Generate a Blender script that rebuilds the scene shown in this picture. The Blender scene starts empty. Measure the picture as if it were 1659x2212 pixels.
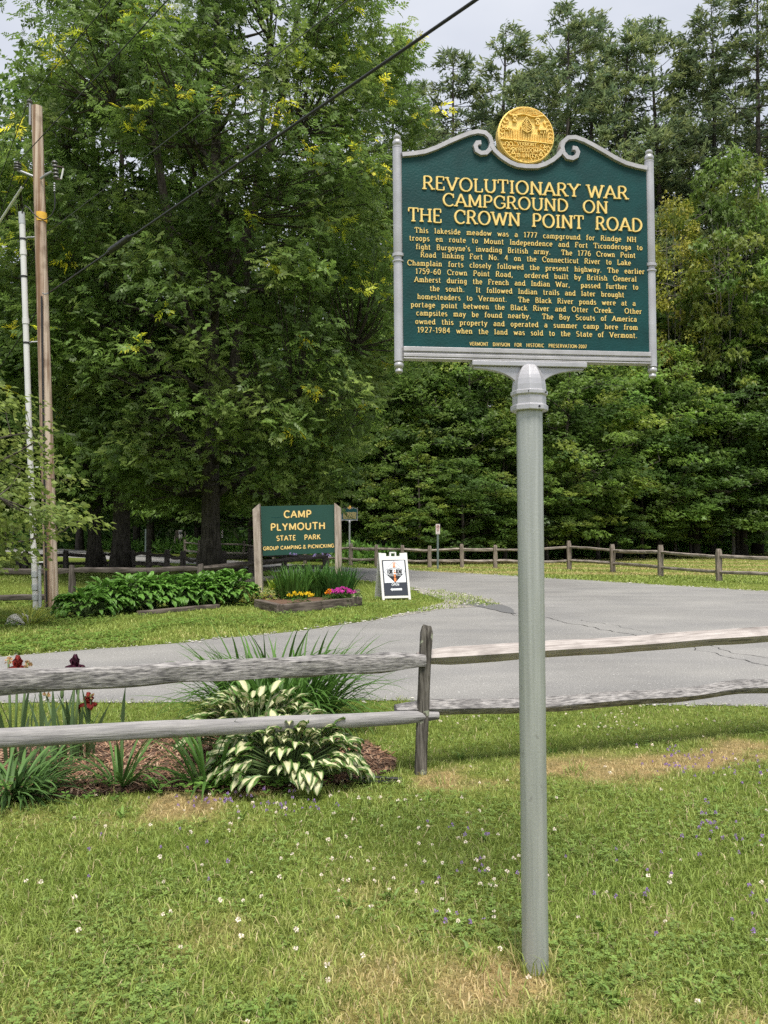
import bpy, bmesh, math, random
import numpy as np
from mathutils import Vector, Matrix
R = math.radians
scene = bpy.context.scene
col = scene.collection

# ---------------------------------------------------------------- camera, sky, sun, exposure
F = 1724.0; CX = 829.5; CY = 1106.0; HZ = 1150.0; EYE = 1.4
PITCH = math.atan((HZ - CY) / F)
cam = bpy.data.cameras.new('camera'); camo = bpy.data.objects.new('camera', cam); col.objects.link(camo)
cam.sensor_fit = 'HORIZONTAL'; cam.sensor_width = 36.0; cam.lens = 36.0 * F / 1659.0
cam.clip_start = 0.05; cam.clip_end = 2000
camo.location = (0, 0, EYE); camo.rotation_euler = (R(90) + PITCH, 0, 0)
scene.camera = camo

SUN_EL, SUN_AZ = 66, 172          # azimuth measured from +Y (view direction) towards +X
w = bpy.data.worlds.new('World'); scene.world = w; w.use_nodes = True
nt = w.node_tree; nt.nodes.clear()
out = nt.nodes.new('ShaderNodeOutputWorld'); bg = nt.nodes.new('ShaderNodeBackground')
sky = nt.nodes.new('ShaderNodeTexSky'); sky.sky_type = 'NISHITA'; sky.sun_disc = False
sky.sun_elevation = R(SUN_EL); sky.sun_rotation = R(SUN_AZ)
tc = nt.nodes.new('ShaderNodeTexCoord')
mp = nt.nodes.new('ShaderNodeMapping'); mp.inputs['Scale'].default_value = (1.0, 1.0, 3.0)
nz = nt.nodes.new('ShaderNodeTexNoise'); nz.inputs['Scale'].default_value = 2.2; nz.inputs['Detail'].default_value = 5
rp = nt.nodes.new('ShaderNodeValToRGB')
rp.color_ramp.elements[0].position = 0.36; rp.color_ramp.elements[0].color = (1.72, 1.8, 2.0, 1)
rp.color_ramp.elements[1].position = 0.66; rp.color_ramp.elements[1].color = (2.15, 2.2, 2.33, 1)
mx = nt.nodes.new('ShaderNodeMixRGB'); mx.inputs['Fac'].default_value = 0.94
nt.links.new(tc.outputs['Generated'], mp.inputs['Vector']); nt.links.new(mp.outputs['Vector'], nz.inputs['Vector'])
nt.links.new(nz.outputs['Fac'], rp.inputs['Fac'])
nt.links.new(sky.outputs['Color'], mx.inputs['Color1']); nt.links.new(rp.outputs['Color'], mx.inputs['Color2'])
nt.links.new(mx.outputs['Color'], bg.inputs['Color']); bg.inputs['Strength'].default_value = 0.115
nt.links.new(bg.outputs['Background'], out.inputs['Surface'])

sun = bpy.data.lights.new('sun', 'SUN'); suno = bpy.data.objects.new('sun', sun); col.objects.link(suno)
sun.energy = 1.5; sun.angle = R(20); sun.color = (1.0, 0.95, 0.86)
sd = Vector((math.sin(R(SUN_AZ)) * math.cos(R(SUN_EL)), math.cos(R(SUN_AZ)) * math.cos(R(SUN_EL)), math.sin(R(SUN_EL))))
suno.rotation_euler = sd.to_track_quat('Z', 'Y').to_euler(); suno.location = (0, 0, 60)

vs = scene.view_settings
vs.view_transform = 'Standard'; vs.look = 'None'; vs.gamma = 1; vs.use_curve_mapping = False
vs.exposure = 1.78
scene.cycles.max_bounces = 6; scene.cycles.diffuse_bounces = 3; scene.cycles.glossy_bounces = 2
scene.cycles.transmission_bounces = 2; scene.cycles.transparent_max_bounces = 4
scene.cycles.use_adaptive_sampling = True; scene.cycles.adaptive_threshold = 0.02
scene.cycles.use_denoising = False

# ---------------------------------------------------------------- placing by sight lines of the camera
def ray(px, py):
    a, b = (px - CX) / F, (CY - py) / F
    c, s = math.cos(PITCH), math.sin(PITCH)
    return Vector((a, c - b * s, s + b * c))
def ground(px, py):
    d = ray(px, py); t = -EYE / d.z
    return Vector((d.x * t, d.y * t, 0))
def at(px, py, Y):
    d = ray(px, py); t = Y / d.y
    return Vector((d.x * t, Y, EYE + d.z * t))
def gx(px, Y): return (px - CX) / F * Y * math.cos(PITCH)
rng = np.random.default_rng(7)

# ---------------------------------------------------------------- object helpers
def tag(o, label=None, cat=None, group=None, kind=None):
    if label: o['label'] = label
    if cat: o['category'] = cat
    if group: o['group'] = group
    if kind: o['kind'] = kind
    return o
def empty(name, loc, label=None, cat=None, group=None, rz=0.0, rot=None):
    o = bpy.data.objects.new(name, None); col.objects.link(o); o.location = loc
    o.rotation_euler = rot if rot else (0, 0, rz); o.empty_display_size = 0.2
    return tag(o, label, cat, group)
def link_mesh(name, me, mat, parent=None, loc=None):
    o = bpy.data.objects.new(name, me); col.objects.link(o)
    if mat and not me.materials: me.materials.append(mat)
    if parent: o.parent = parent
    if loc is not None: o.location = loc
    return o
def copy_tree(o, parent=None):
    c = o.copy(); col.objects.link(c)
    if parent: c.parent = parent
    for ch in list(o.children): copy_tree(ch, c)
    return c
def np_mesh(name, V, F_, col_=None, smooth=False):
    """V (n,3); F_ a list of (m,k) index arrays; col_ (n,3) vertex tint."""
    me = bpy.data.meshes.new(name)
    V = np.asarray(V, np.float32)
    if isinstance(F_, np.ndarray): F_ = [F_]
    F_ = [np.asarray(f, np.int32) for f in F_ if len(f)]
    me.vertices.add(len(V)); me.vertices.foreach_set('co', V.ravel())
    nl = sum(f.size for f in F_); npoly = sum(len(f) for f in F_)
    me.loops.add(nl); me.polygons.add(npoly)
    me.loops.foreach_set('vertex_index', np.concatenate([f.ravel() for f in F_]))
    tot = np.concatenate([np.full(len(f), f.shape[1], np.int32) for f in F_])
    st = np.zeros(npoly, np.int32); st[1:] = np.cumsum(tot)[:-1]
    me.polygons.foreach_set('loop_start', st)
    if smooth: me.polygons.foreach_set('use_smooth', np.ones(npoly, bool))
    if col_ is not None:
        a = me.color_attributes.new('tint', 'FLOAT_COLOR', 'POINT')
        c4 = np.ones((len(V), 4), np.float32); c4[:, :3] = col_
        a.data.foreach_set('color', c4.ravel())
    me.update(calc_edges=True); me.validate()
    return me
class MB:
    """collects pieces for ONE mesh"""
    def __init__(s): s.V = []; s.F = []; s.C = []
    def add(s, V, F_, c=None):
        b = len(s.V); s.V += [tuple(v) for v in V]; s.F += [tuple(i + b for i in f) for f in F_]
        s.C += [c if c else (1, 1, 1)] * len(V)
    def box(s, c, d, M=None):
        V = []
        for z in (-.5, .5):
            for y in (-.5, .5):
                for x in (-.5, .5):
                    v = Vector((x * d[0], y * d[1], z * d[2]))
                    if M: v = M @ v
                    V.append(v + Vector(c))
        s.add(V, [(0, 2, 3, 1), (4, 5, 7, 6), (0, 1, 5, 4), (2, 6, 7, 3), (0, 4, 6, 2), (1, 3, 7, 5)])
    def prism(s, poly, y0, y1):
        """polygon in the x-z plane pulled from y0 to y1 (kept as one n-gon each side)"""
        n = len(poly)
        V = [(p[0], y0, p[1]) for p in poly] + [(p[0], y1, p[1]) for p in poly]
        s.add(V, [tuple(range(n)), tuple(range(2 * n - 1, n - 1, -1))] + [(i + n, (i + 1) % n + n, (i + 1) % n, i) for i in range(n)])
    def tube(s, pts, rad, k=8, cap=True, c=None):
        pts = [Vector(p) for p in pts]; n = len(pts)
        if not hasattr(rad, '__len__'): rad = [rad] * n
        V = []; up = None
        for i in range(n):
            t = (pts[min(i + 1, n - 1)] - pts[max(i - 1, 0)]).normalized()
            if up is None: up = Vector((0, 0, 1)) if abs(t.z) < .9 else Vector((1, 0, 0))
            a = t.cross(up).normalized(); b = a.cross(t).normalized(); up = b
            for j in range(k):
                an = 2 * math.pi * j / k
                V.append(pts[i] + (a * math.cos(an) + b * math.sin(an)) * rad[i])
        Fc = [(i * k + j, i * k + (j + 1) % k, (i + 1) * k + (j + 1) % k, (i + 1) * k + j) for i in range(n - 1) for j in range(k)]
        if cap: Fc += [tuple(range(k - 1, -1, -1)), tuple(range((n - 1) * k, n * k))]
        s.add(V, Fc, c)
    def lathe(s, prof, k=20, c=(0, 0, 0), rot=0.0):
        """prof [(r,z)...] round the z axis"""
        V = []
        for r, z in prof:
            for j in range(k):
                an = 2 * math.pi * j / k + rot
                V.append((c[0] + r * math.cos(an), c[1] + r * math.sin(an), c[2] + z))
        n = len(prof)
        Fc = [(i * k + j, i * k + (j + 1) % k, (i + 1) * k + (j + 1) % k, (i + 1) * k + j) for i in range(n - 1) for j in range(k)]
        Fc += [tuple(range(k - 1, -1, -1)), tuple(range((n - 1) * k, n * k))]
        s.add(V, Fc)
    def build(s, name, mat, parent=None, smooth=False, bevel=0.0, tint=False, loc=None, auto=False):
        me = bpy.data.meshes.new(name); me.from_pydata(s.V, [], s.F)
        bm = bmesh.new(); bm.from_mesh(me)
        bmesh.ops.recalc_face_normals(bm, faces=bm.faces[:])
        if bevel:
            ed = [e for e in bm.edges if len(e.link_faces) == 2 and e.calc_face_angle(0) > 0.5]
            bmesh.ops.bevel(bm, geom=ed, offset=bevel, segments=2, affect='EDGES', profile=0.6)
        big = [f for f in bm.faces if len(f.verts) > 4]
        if big: bmesh.ops.triangulate(bm, faces=big)
        if auto:
            for f in bm.faces: f.smooth = True
            for e in bm.edges:
                if len(e.link_faces) == 2 and e.calc_face_angle(0) > 0.6: e.smooth = False
        elif smooth:
            for f in bm.faces: f.smooth = True
        bm.to_mesh(me); bm.free()
        if tint and len(me.vertices) == len(s.C):
            a = me.color_attributes.new('tint', 'FLOAT_COLOR', 'POINT')
            a.data.foreach_set('color', np.array([(*c, 1) for c in s.C], np.float32).ravel())
        return link_mesh(name, me, mat, parent, loc)

# ---------------------------------------------------------------- value noise
_lat = rng.random((256, 256)).astype(np.float32)
def vnoise(x, y):
    x = np.asarray(x, np.float64); y = np.asarray(y, np.float64)
    xi = np.floor(x).astype(int); yi = np.floor(y).astype(int); fx = x - xi; fy = y - yi
    fx = fx * fx * (3 - 2 * fx); fy = fy * fy * (3 - 2 * fy)
    g = lambda a, b: _lat[a & 255, b & 255]
    return (g(xi, yi) * (1 - fx) + g(xi + 1, yi) * fx) * (1 - fy) + (g(xi, yi + 1) * (1 - fx) + g(xi + 1, yi + 1) * fx) * fy
def fbm(x, y, o=3):
    s = 0; a = .5; t = 0
    for i in range(o):
        s = s + a * vnoise(x * 2 ** i + 17.3 * i, y * 2 ** i + 5.1 * i); t += a; a *= .5
    return s / t
def inpoly(x, y, poly):
    r = np.zeros(len(x), bool); n = len(poly)
    for i in range(n):
        x0, y0 = poly[i][0], poly[i][1]; x1, y1 = poly[(i + 1) % n][0], poly[(i + 1) % n][1]
        if y0 == y1: continue
        c = ((y0 > y) != (y1 > y)) & (x < (x1 - x0) * (y - y0) / (y1 - y0) + x0)
        r ^= c
    return r

# ---------------------------------------------------------------- materials
class NT:
    def __init__(s, name):
        s.m = bpy.data.materials.new(name); s.m.use_nodes = True; s.t = s.m.node_tree
        s.b = s.t.nodes['Principled BSDF']; s.o = s.t.nodes['Material Output']
    def n(s, ty, **kw):
        x = s.t.nodes.new(ty)
        for k, v in kw.items():
            if k in x.inputs: x.inputs[k].default_value = v
            else: setattr(x, k, v)
        return x
    def l(s, a, b): s.t.links.new(a, b)
    def coord(s, kind='Object', scale=(1, 1, 1)):
        tc = s.n('ShaderNodeTexCoord'); m = s.n('ShaderNodeMapping'); m.inputs['Scale'].default_value = scale
        s.l(tc.outputs[kind], m.inputs['Vector']); return m.outputs['Vector']
    def noise(s, vec, scale, detail=4, rough=.55):
        x = s.n('ShaderNodeTexNoise'); x.inputs['Scale'].default_value = scale; x.inputs['Detail'].default_value = detail
        x.inputs['Roughness'].default_value = rough; s.l(vec, x.inputs['Vector']); return x.outputs['Fac']
    def ramp(s, fac, stops):
        x = s.n('ShaderNodeValToRGB'); e = x.color_ramp.elements
        while len(e) < len(stops): e.new(.5)
        for i, (p, c) in enumerate(stops): e[i].position = p; e[i].color = (*c, 1) if len(c) == 3 else c
        s.l(fac, x.inputs['Fac']); return x.outputs['Color']
    def mix(s, a, b, fac, mode='MIX'):
        x = s.n('ShaderNodeMixRGB', blend_type=mode)
        for k, v in (('Color1', a), ('Color2', b), ('Fac', fac)):
            if hasattr(v, 'is_output'): s.l(v, x.inputs[k])
            else: x.inputs[k].default_value = (*v, 1) if hasattr(v, '__len__') and len(v) == 3 else v
        return x.outputs['Color']
    def bump(s, h, strength=.3, dist=.01):
        x = s.n('ShaderNodeBump'); x.inputs['Strength'].default_value = strength; x.inputs['Distance'].default_value = dist
        s.l(h, x.inputs['Height']); s.l(x.outputs['Normal'], s.b.inputs['Normal'])
    def base(s, c):
        if hasattr(c, 'is_output'): s.l(c, s.b.inputs['Base Color'])
        else: s.b.inputs['Base Color'].default_value = (*c, 1)
    def set(s, rough=.6, metal=0.0, spec=.4):
        s.b.inputs['Roughness'].default_value = rough; s.b.inputs['Metallic'].default_value = metal
        s.b.inputs['Specular IOR Level'].default_value = spec; return s
M = {}
def plain(name, c, rough=.6, metal=0.0, var=.12, scale=6, bump=.0, spec=.4):
    t = NT(name); v = t.coord(); f = t.noise(v, scale, 5)
    lo = tuple(x * (1 - var) for x in c); hi = tuple(min(1, x * (1 + var)) for x in c)
    t.base(t.ramp(f, [(.3, lo), (.7, hi)])); t.set(rough, metal, spec)
    if bump: t.bump(t.noise(v, scale * 12, 3), bump, .004)
    M[name] = t.m; return t
def wood(name, dark, light, streak=(2.2, 55, 55), lichen=0.0, rough=.9, axis=0, contrast=(.36, .66)):
    t = NT(name); v = t.coord('Object', streak); f = t.noise(v, 1.0, 6, .65)
    c = t.ramp(f, [(contrast[0], dark), (contrast[1], light)])
    v2 = t.coord('Object', (1, 1, 1)); f2 = t.noise(v2, 3.5, 4)
    c = t.mix(c, tuple(x * .55 for x in dark), t.ramp(f2, [(.52, (0, 0, 0)), (.8, (.75, .75, .75))]))
    s3 = tuple(x * .5 for x in streak); f3 = t.noise(t.coord('Object', s3), 1.0, 2)
    c = t.mix(c, tuple(x * .18 for x in dark), t.ramp(f3, [(.65, (0, 0, 0)), (.7, (.7, .7, .7))]))
    if lichen:
        f4 = t.noise(v2, 16, 4)
        c = t.mix(c, (.34, .37, .27), t.ramp(f4, [(.60, (0, 0, 0)), (.64, (lichen, lichen, lichen))]))
    t.base(c); t.set(rough, 0, .2); t.bump(f, .6, .012)
    M[name] = t.m
def leafmat(name, trans=.3, rough=.45, spec=.35, objvar=.25, mul=1.0):
    t = NT(name); a = t.n('ShaderNodeAttribute', attribute_name='tint'); oi = t.n('ShaderNodeObjectInfo')
    hs = t.n('ShaderNodeHueSaturation'); t.l(a.outputs['Color'], hs.inputs['Color'])
    mr = t.n('ShaderNodeMapRange'); mr.inputs['To Min'].default_value = mul * (1 - objvar); mr.inputs['To Max'].default_value = mul * (1 + objvar)
    t.l(oi.outputs['Random'], mr.inputs['Value']); t.l(mr.outputs['Result'], hs.inputs['Value'])
    t.base(hs.outputs['Color']); t.set(rough, 0, spec)
    if trans:
        tr = t.n('ShaderNodeBsdfTranslucent'); mixc = t.mix(hs.outputs['Color'], (.9, 1.0, .25), .3, 'MULTIPLY')
        g = t.n('ShaderNodeMixRGB', blend_type='ADD'); g.inputs['Fac'].default_value = .45
        t.l(hs.outputs['Color'], g.inputs['Color1']); t.l(mixc, g.inputs['Color2'])
        t.l(g.outputs['Color'], tr.inputs['Color'])
        ms = t.n('ShaderNodeMixShader'); ms.inputs['Fac'].default_value = trans
        t.l(t.b.outputs['BSDF'], ms.inputs[1]); t.l(tr.outputs['BSDF'], ms.inputs[2]); t.l(ms.outputs['Shader'], t.o.inputs['Surface'])
    M[name] = t.m
leafmat('leaf', .42, .45, .3, .22, 1.6); leafmat('needle', .35, .55, .25, .15, 2.0); leafmat('blade', .25, .5, .25, 0); leafmat('petal', .25, .6, .2, 0); leafmat('hosta_leaf', .2, .42, .4, .1)
leafmat('chips', 0, .9, .1, 0)
wood('weathered_rail', (.06, .058, .06), (.43, .41, .4), streak=(15, 100, 100), contrast=(.34, .66))
wood('smooth_rail', (.2, .195, .2), (.4, .385, .38), streak=(4, 60, 60), contrast=(.3, .7))
wood('pale_rail', (.23, .2, .185), (.47, .43, .405), streak=(4, 60, 60), contrast=(.3, .62))
wood('fence_post', (.03, .026, .022), (.19, .175, .155), streak=(70, 70, 5.0), lichen=.8)
wood('far_wood', (.16, .13, .11), (.42, .37, .32), streak=(3, 30, 30))
wood('far_post', (.13, .105, .09), (.34, .29, .24), streak=(30, 30, 3))
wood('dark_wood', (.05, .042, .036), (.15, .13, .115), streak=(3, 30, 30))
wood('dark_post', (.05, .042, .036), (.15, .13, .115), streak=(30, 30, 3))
wood('sign_post', (.25, .2, .16), (.5, .43, .37), streak=(22, 22, 1.6))
wood('timber', (.06, .048, .04), (.2, .165, .14), streak=(3, 26, 26))
wood('pole_wood', (.22, .13, .08), (.55, .45, .36), streak=(13, 13, .22), contrast=(.4, .58))
wood('bark', (.03, .026, .021), (.1, .088, .075), streak=(14, 14, 3))
wood('pale_bark', (.1, .09, .075), (.28, .26, .23), streak=(14, 14, 3))
plain('silver_paint', (.46, .455, .48), .38, .45, .12, 9, .12)
plain('rim_paint', (.42, .41, .43), .45, .3, .14, 14, .12)
plain('panel_green', (.004, .048, .05), .5, 0, .22, 7, .35, .25)
plain('letter_gold', (.82, .6, .21), .42, .0, .08, 30)
plain('seal_gold', (.86, .6, .17), .38, .25, .1, 60, .3)
plain('camp_green', (.013, .062, .047), .7, 0, .07, 3)
plain('letter_cream', (.88, .64, .24), .7, 0, .06, 20)
plain('letter_brown', (.2, .1, .02), .8)  # dark brown of the wider edging behind the cream letters
plain('white_plastic', (.68, .67, .65), .5, 0, .06, 8)
plain('poster_white', (.74, .76, .79), .5, 0, .02)
plain('poster_navy', (.03, .036, .05), .5, 0, .05)
plain('ink_black', (.012, .012, .014), .6)
plain('orange_ink', (.75, .22, .06), .6, 0, .1, 30)
plain('sign_white', (.7, .62, .6), .5, 0, .05)
plain('sign_red', (.3, .03, .03), .6)
plain('grey_pvc', (.42, .44, .46), .5, 0, .08)
plain('pvc', (.62, .62, .61), .45, 0, .06, 2)
plain('black_rubber', (.015, .015, .016), .5)
plain('wire_grey', (.06, .06, .062), .5)
plain('dull_metal', (.3, .31, .33), .5, .5)
plain('insulator', (.1, .1, .1), .4)
plain('yellow_band', (.72, .42, .05), .6)
plain('green_metal', (.16, .2, .19), .55, .3)
plain('box_metal', (.1, .115, .12), .6, .2)
plain('stone', (.5, .48, .45), .9, 0, .25, 12, .5)
plain('stem_green', (.11, .17, .06), .6)
t = NT('galvanised'); v = t.coord('Object', (40, 40, 1.2)); f = t.noise(v, 1, 5); f2 = t.noise(t.coord(), 90, 2)
c = t.ramp(f, [(.3, (.3, .32, .31)), (.7, (.44, .46, .45))])
t.base(t.mix(c, (.55, .57, .55), t.ramp(f2, [(.6, (0, 0, 0)), (.75, (.35, .35, .35))]))); t.set(.42, .35, .45); f4 = t.noise(t.coord('Object', (9, 9, 5)), 1, 5, .7); c2 = t.mix(t.b.inputs['Base Color'].links[0].from_socket, (.13, .125, .115), t.ramp(f4, [(.62, (0, 0, 0)), (.72, (.55, .55, .55))])); t.base(c2); t.bump(f2, .15, .003); M['galvanised'] = t.m
# ground: tint attribute over noise
t = NT('soil'); a = t.n('ShaderNodeAttribute', attribute_name='tint'); v = t.coord('Object'); f = t.noise(v, 9, 6, .7); f2 = t.noise(v, 60, 4, .7)
c = t.mix(a.outputs['Color'], t.ramp(f, [(.3, (.55, .6, .5)), (.7, (1.35, 1.25, 1.2))]), 1.0, 'MULTIPLY')
c = t.mix(c, t.ramp(f2, [(.3, (.5, .55, .5)), (.7, (1.4, 1.35, 1.3))]), 1.0, 'MULTIPLY')
t.base(c); t.set(.95, 0, .1); t.bump(f2, .8, .03); M['soil'] = t.m
t = NT('asphalt'); v = t.coord('Object'); f = t.noise(v, .35, 5); f2 = t.noise(v, 85, 2, .7); f3 = t.noise(t.coord('Object', (.45, .9, 1)), 1.2, 5); f5 = t.noise(v, 30, 2, .8)
c = t.ramp(f, [(.25, (.195, .19, .185)), (.5, (.245, .24, .233)), (.75, (.29, .283, .274))])
c = t.mix(c, t.ramp(f3, [(.35, (.85, .85, .86)), (.7, (1.1, 1.09, 1.07))]), 1, 'MULTIPLY')
c = t.mix(c, t.ramp(f2, [(.28, (.6, .6, .6)), (.5, (.98, .98, .98)), (.72, (1.5, 1.5, 1.48))]), 1, 'MULTIPLY')
c = t.mix(c, (.6, .59, .57), t.ramp(f5, [(.63, (0, 0, 0)), (.7, (.75, .75, .75))]))
t.base(c); t.set(.9, 0, .25); t.bump(f2, .5, .006); M['asphalt'] = t.m
plain('crack_fill', (.06, .058, .056), .95, 0, .3, 20)
plain('patch_asphalt', (.13, .13, .132), .9, 0, .2, 25, .6)
# ================================================================ SETTING
def G(l): return [ground(*p) for p in l]
near_edge = [(-500, 1524), (0, 1519), (400, 1516), (800, 1514), (1150, 1519), (1659, 1528), (2300, 1540)]
far_edge = [(2500, 1345), (1659, 1278), (1400, 1262), (1115, 1245.6), (1015, 1239), (938, 1235), (819, 1228.5), (740, 1226), (640, 1220), (548, 1214), (479, 1210), (364, 1201), (231, 1193), (132, 1185), (33, 1176), (-60, 1172)]
island_top = [(-120, 1186), (33, 1193), (132, 1203), (281, 1211), (479, 1222.6), (548, 1230), (640, 1240), (720, 1247), (790, 1254), (850, 1264), (905, 1271), (955, 1278), (1000, 1285), (1022, 1294)]
island_low = [(1005, 1304), (960, 1311), (890, 1325), (800, 1341), (640, 1364), (400, 1388), (0, 1419), (-500, 1455)]
def wobble(P, amp=.03, step=.35, seed=0):
    out = []
    for i in range(len(P)):
        a, b = P[i], P[(i + 1) % len(P)]; L = (b - a).length; n = max(1, min(60, int(L / step)))
        for k in range(n):
            p = a.lerp(b, k / n); s = amp * min(4, max(1, p.y / 7))
            out.append(Vector((p.x + (vnoise(p.x * 2.3 + seed, p.y * 2.3) - .5) * 2 * s, p.y + (vnoise(p.x * 2.3 + 40 + seed, p.y * 2.3) - .5) * 2 * s, 0)))
    return out
road_poly = wobble(G(near_edge) + G(far_edge) + G(island_top) + G(island_low), .045)
mulch_poly = wobble(G([(-400, 1580), (300, 1588), (640, 1590), (800, 1602), (868, 1640), (862, 1668), (770, 1690), (560, 1704), (300, 1712), (0, 1735), (-400, 1760)]), .06, .12)
tip_poly = wobble(G([(880, 1270), (940, 1275), (990, 1281), (1060, 1296), (1085, 1306), (1040, 1311), (985, 1313), (930, 1321), (850, 1334), (800, 1342), (870, 1325), (920, 1313), (955, 1302), (948, 1292), (910, 1281)]), .05, .2)
bed_poly = G([(560, 1297), (700, 1290), (770, 1300), (772, 1306), (612, 1322), (556, 1311)])
FENCE = [Vector((-5.6, 2.9, 0)), Vector((-2.66, 3.78, 0)), ground(907, 1670), Vector((3.1, 5.63, 0)), Vector((6.2, 6.7, 0))]
def dist_line(x, y, L):
    d = np.full(len(x), 99.0)
    for a, b in zip(L[:-1], L[1:]):
        ab = b - a; t = np.clip(((x - a.x) * ab.x + (y - a.y) * ab.y) / (ab.x ** 2 + ab.y ** 2), 0, 1)
        d = np.minimum(d, np.hypot(x - a.x - t * ab.x, y - a.y - t * ab.y))
    return d
MARK = ground(1156, 2092)
def dryness(x, y):
    """0 lush .. 1 straw: worn strip under the fence, thin mown patches"""
    n = fbm(x * .9 + 3, y * .9, 3); n2 = fbm(x * 3.1, y * 3.1 + 9, 3)
    d = .15 + np.clip((n - .42) * 2.0, 0, 1) * .3 + np.clip((n2 - .4) * 2.0, 0, 1) * .3
    df = dist_line(x, y, FENCE)
    side = y - (4.64 + (x - .21) * .33)
    strip = np.exp(-((side + .12 + (n - .5) * .4) / .24) ** 2) * np.clip(n2 * 2.6 - .45, .1, 1.3)
    strip = np.where(x > -1.2, strip, strip * .5)
    d = np.where((y < 8), d * .85 + strip * .8, d)
    d = d + np.exp(-(np.hypot((x - MARK.x) * .75, (y - MARK.y + .12) * 1.3) / .3) ** 2) * .7 * n2
    d = d + np.where(y < 3.2, np.clip((3.4 - y) * .26, 0, .34) * np.clip(n2 * 3 - .7, 0, 1.6), 0)
    far = (y > 20) & (x > gx(860, 1) * y)
    d = np.where(far & (y < 33), d * .8 + .1, d)
    d = np.where((y >= 26) & (x > 1), .55 + .35 * np.sin(y * 1.6 + x * .25) * .5 + .15 * n2, d)
    d = np.where((y > 8.5) & (y < 12) & (x < 2), d * .9 + .22 * n2, d)
    return np.clip(d, 0, 1)
LUSH = np.array((.195, .275, .052)); MIDG = np.array((.30, .37, .09)); STRAW = np.array((.55, .43, .22))
def grass_col(d, r):
    d = np.clip(d + (r - .5) * .45, 0, 1)[:, None]
    return np.where(d < .5, LUSH + (MIDG - LUSH) * d * 2, MIDG + (STRAW - MIDG) * (d * 2 - 1))
# the ground sheet: fine near, coarse to the horizon
ys = np.concatenate([np.arange(-40, 0, 4.0), np.arange(0, 9, .09), np.geomspace(9, 70, 120), np.geomspace(74, 900, 26)])
tx = np.concatenate([-np.geomspace(14, 1.0, 16), np.linspace(-.95, .95, 150), np.geomspace(1.0, 14, 16)])
Xg = tx[None, :] * np.maximum(np.abs(ys)[:, None], 2.5) ; Yg = np.repeat(ys[:, None], len(tx), 1)
xf, yf = Xg.ravel(), Yg.ravel()
gc = grass_col(dryness(xf, yf), np.full(len(xf), .5)) * .6
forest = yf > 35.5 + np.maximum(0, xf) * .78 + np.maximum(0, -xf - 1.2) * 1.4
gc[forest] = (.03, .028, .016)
nr, nc = Xg.shape; ii = np.arange(nr * nc).reshape(nr, nc)
quad = np.stack([ii[:-1, :-1], ii[:-1, 1:], ii[1:, 1:], ii[1:, :-1]], -1).reshape(-1, 4)
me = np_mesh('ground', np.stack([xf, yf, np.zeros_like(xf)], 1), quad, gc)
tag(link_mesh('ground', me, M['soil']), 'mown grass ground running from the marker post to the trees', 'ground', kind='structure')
hx = np.linspace(-160, 160, 60); hy = np.array([78, 84, 92, 110, 150, 240.0]); hz = np.array([-.5, 5, 9, 12, 14, 12])  # added ridge, shuts out the sky light between the trunks
HX, HY = np.meshgrid(hx, hy); HZ = np.repeat(hz[:, None], 60, 1) * (.8 + .5 * fbm(HX * .03, HY * .03)); hi = np.arange(360).reshape(6, 60)
tag(link_mesh('backdrop', np_mesh('backdrop', np.stack([HX.ravel(), HY.ravel(), HZ.ravel()], 1), np.stack([hi[:-1, :-1], hi[:-1, 1:], hi[1:, 1:], hi[1:, :-1]], -1).reshape(-1, 4), np.ones((360, 3)) * (.03, .04, .018)), M['soil']), 'added low hill rising behind the trees', 'backdrop', kind='structure')
def sheet(name, poly, z, mat, label, cat, kind='structure'):
    mb = MB(); mb.add([(p.x, p.y, 0) for p in poly], [tuple(range(len(poly)))])
    o = mb.build(name, mat, loc=(0, 0, z)); tag(o, label, cat, kind=kind)
    for p in o.data.polygons:
        if p.normal.z < 0: o.data.flip_normals(); break
    return o
sheet('road', road_poly, .004, M['asphalt'], 'grey asphalt road bending round the grass island', 'road')
plain('mulch_base', (.13, .075, .05), .95, 0, .4, 30, .9)
plain('gravel_base', (.3, .28, .25), .95, 0, .3, 60, .9)
sheet('mulch_bed', mulch_poly, .008, M['mulch_base'], 'brown bark mulch under the flowers along the near fence', 'mulch')
sheet('gravel_shoulder', tip_poly, .008, M['gravel_base'], 'pale gravel at the corner of the grass island', 'gravel')
def ribbon(pts, wd, seed=0):
    P = []; rs = random.Random(seed)
    for a, b in zip(pts[:-1], pts[1:]):
        n = max(2, int((b - a).length / .05))
        for k in range(n): P.append(a.lerp(b, k / n))
    L, Rr = [], []
    for i, p in enumerate(P):
        t = (P[min(i + 1, len(P) - 1)] - P[max(i - 1, 0)]).normalized(); nrm = Vector((-t.y, t.x, 0))
        p = p + nrm * (fbm(p.x * 4 + seed, p.y * 4) - .5) * .3
        ww = wd * (.3 + rs.random())
        L.append(p + nrm * ww); Rr.append(p - nrm * ww)
    n = len(P)
    return L + Rr, [(i, i + 1, n + i + 1, n + i) for i in range(n - 1)]
mb = MB()
for k, (pl, wd) in enumerate([([(1008, 1303), (1060, 1312), (1118, 1330), (1175, 1334), (1310, 1362), (1390, 1378), (1495, 1400), (1600, 1425), (1690, 1445)], .008),
                              ([(1250, 1340), (1330, 1352), (1420, 1370)], .005), ([(1540, 1395), (1600, 1412), (1680, 1425)], .006),
                              ([(140, 1465), (210, 1462)], .007), ([(235, 1464), (262, 1462)], .006), ([(310, 1458), (345, 1453)], .007)]):
    V, Fc = ribbon(G(pl), wd, k); mb.add(V, Fc)
tag(mb.build('road_crack', M['crack_fill'], loc=(0, 0, .0085)), 'thin dark cracks wandering over the asphalt', 'crack', kind='structure')
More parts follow.
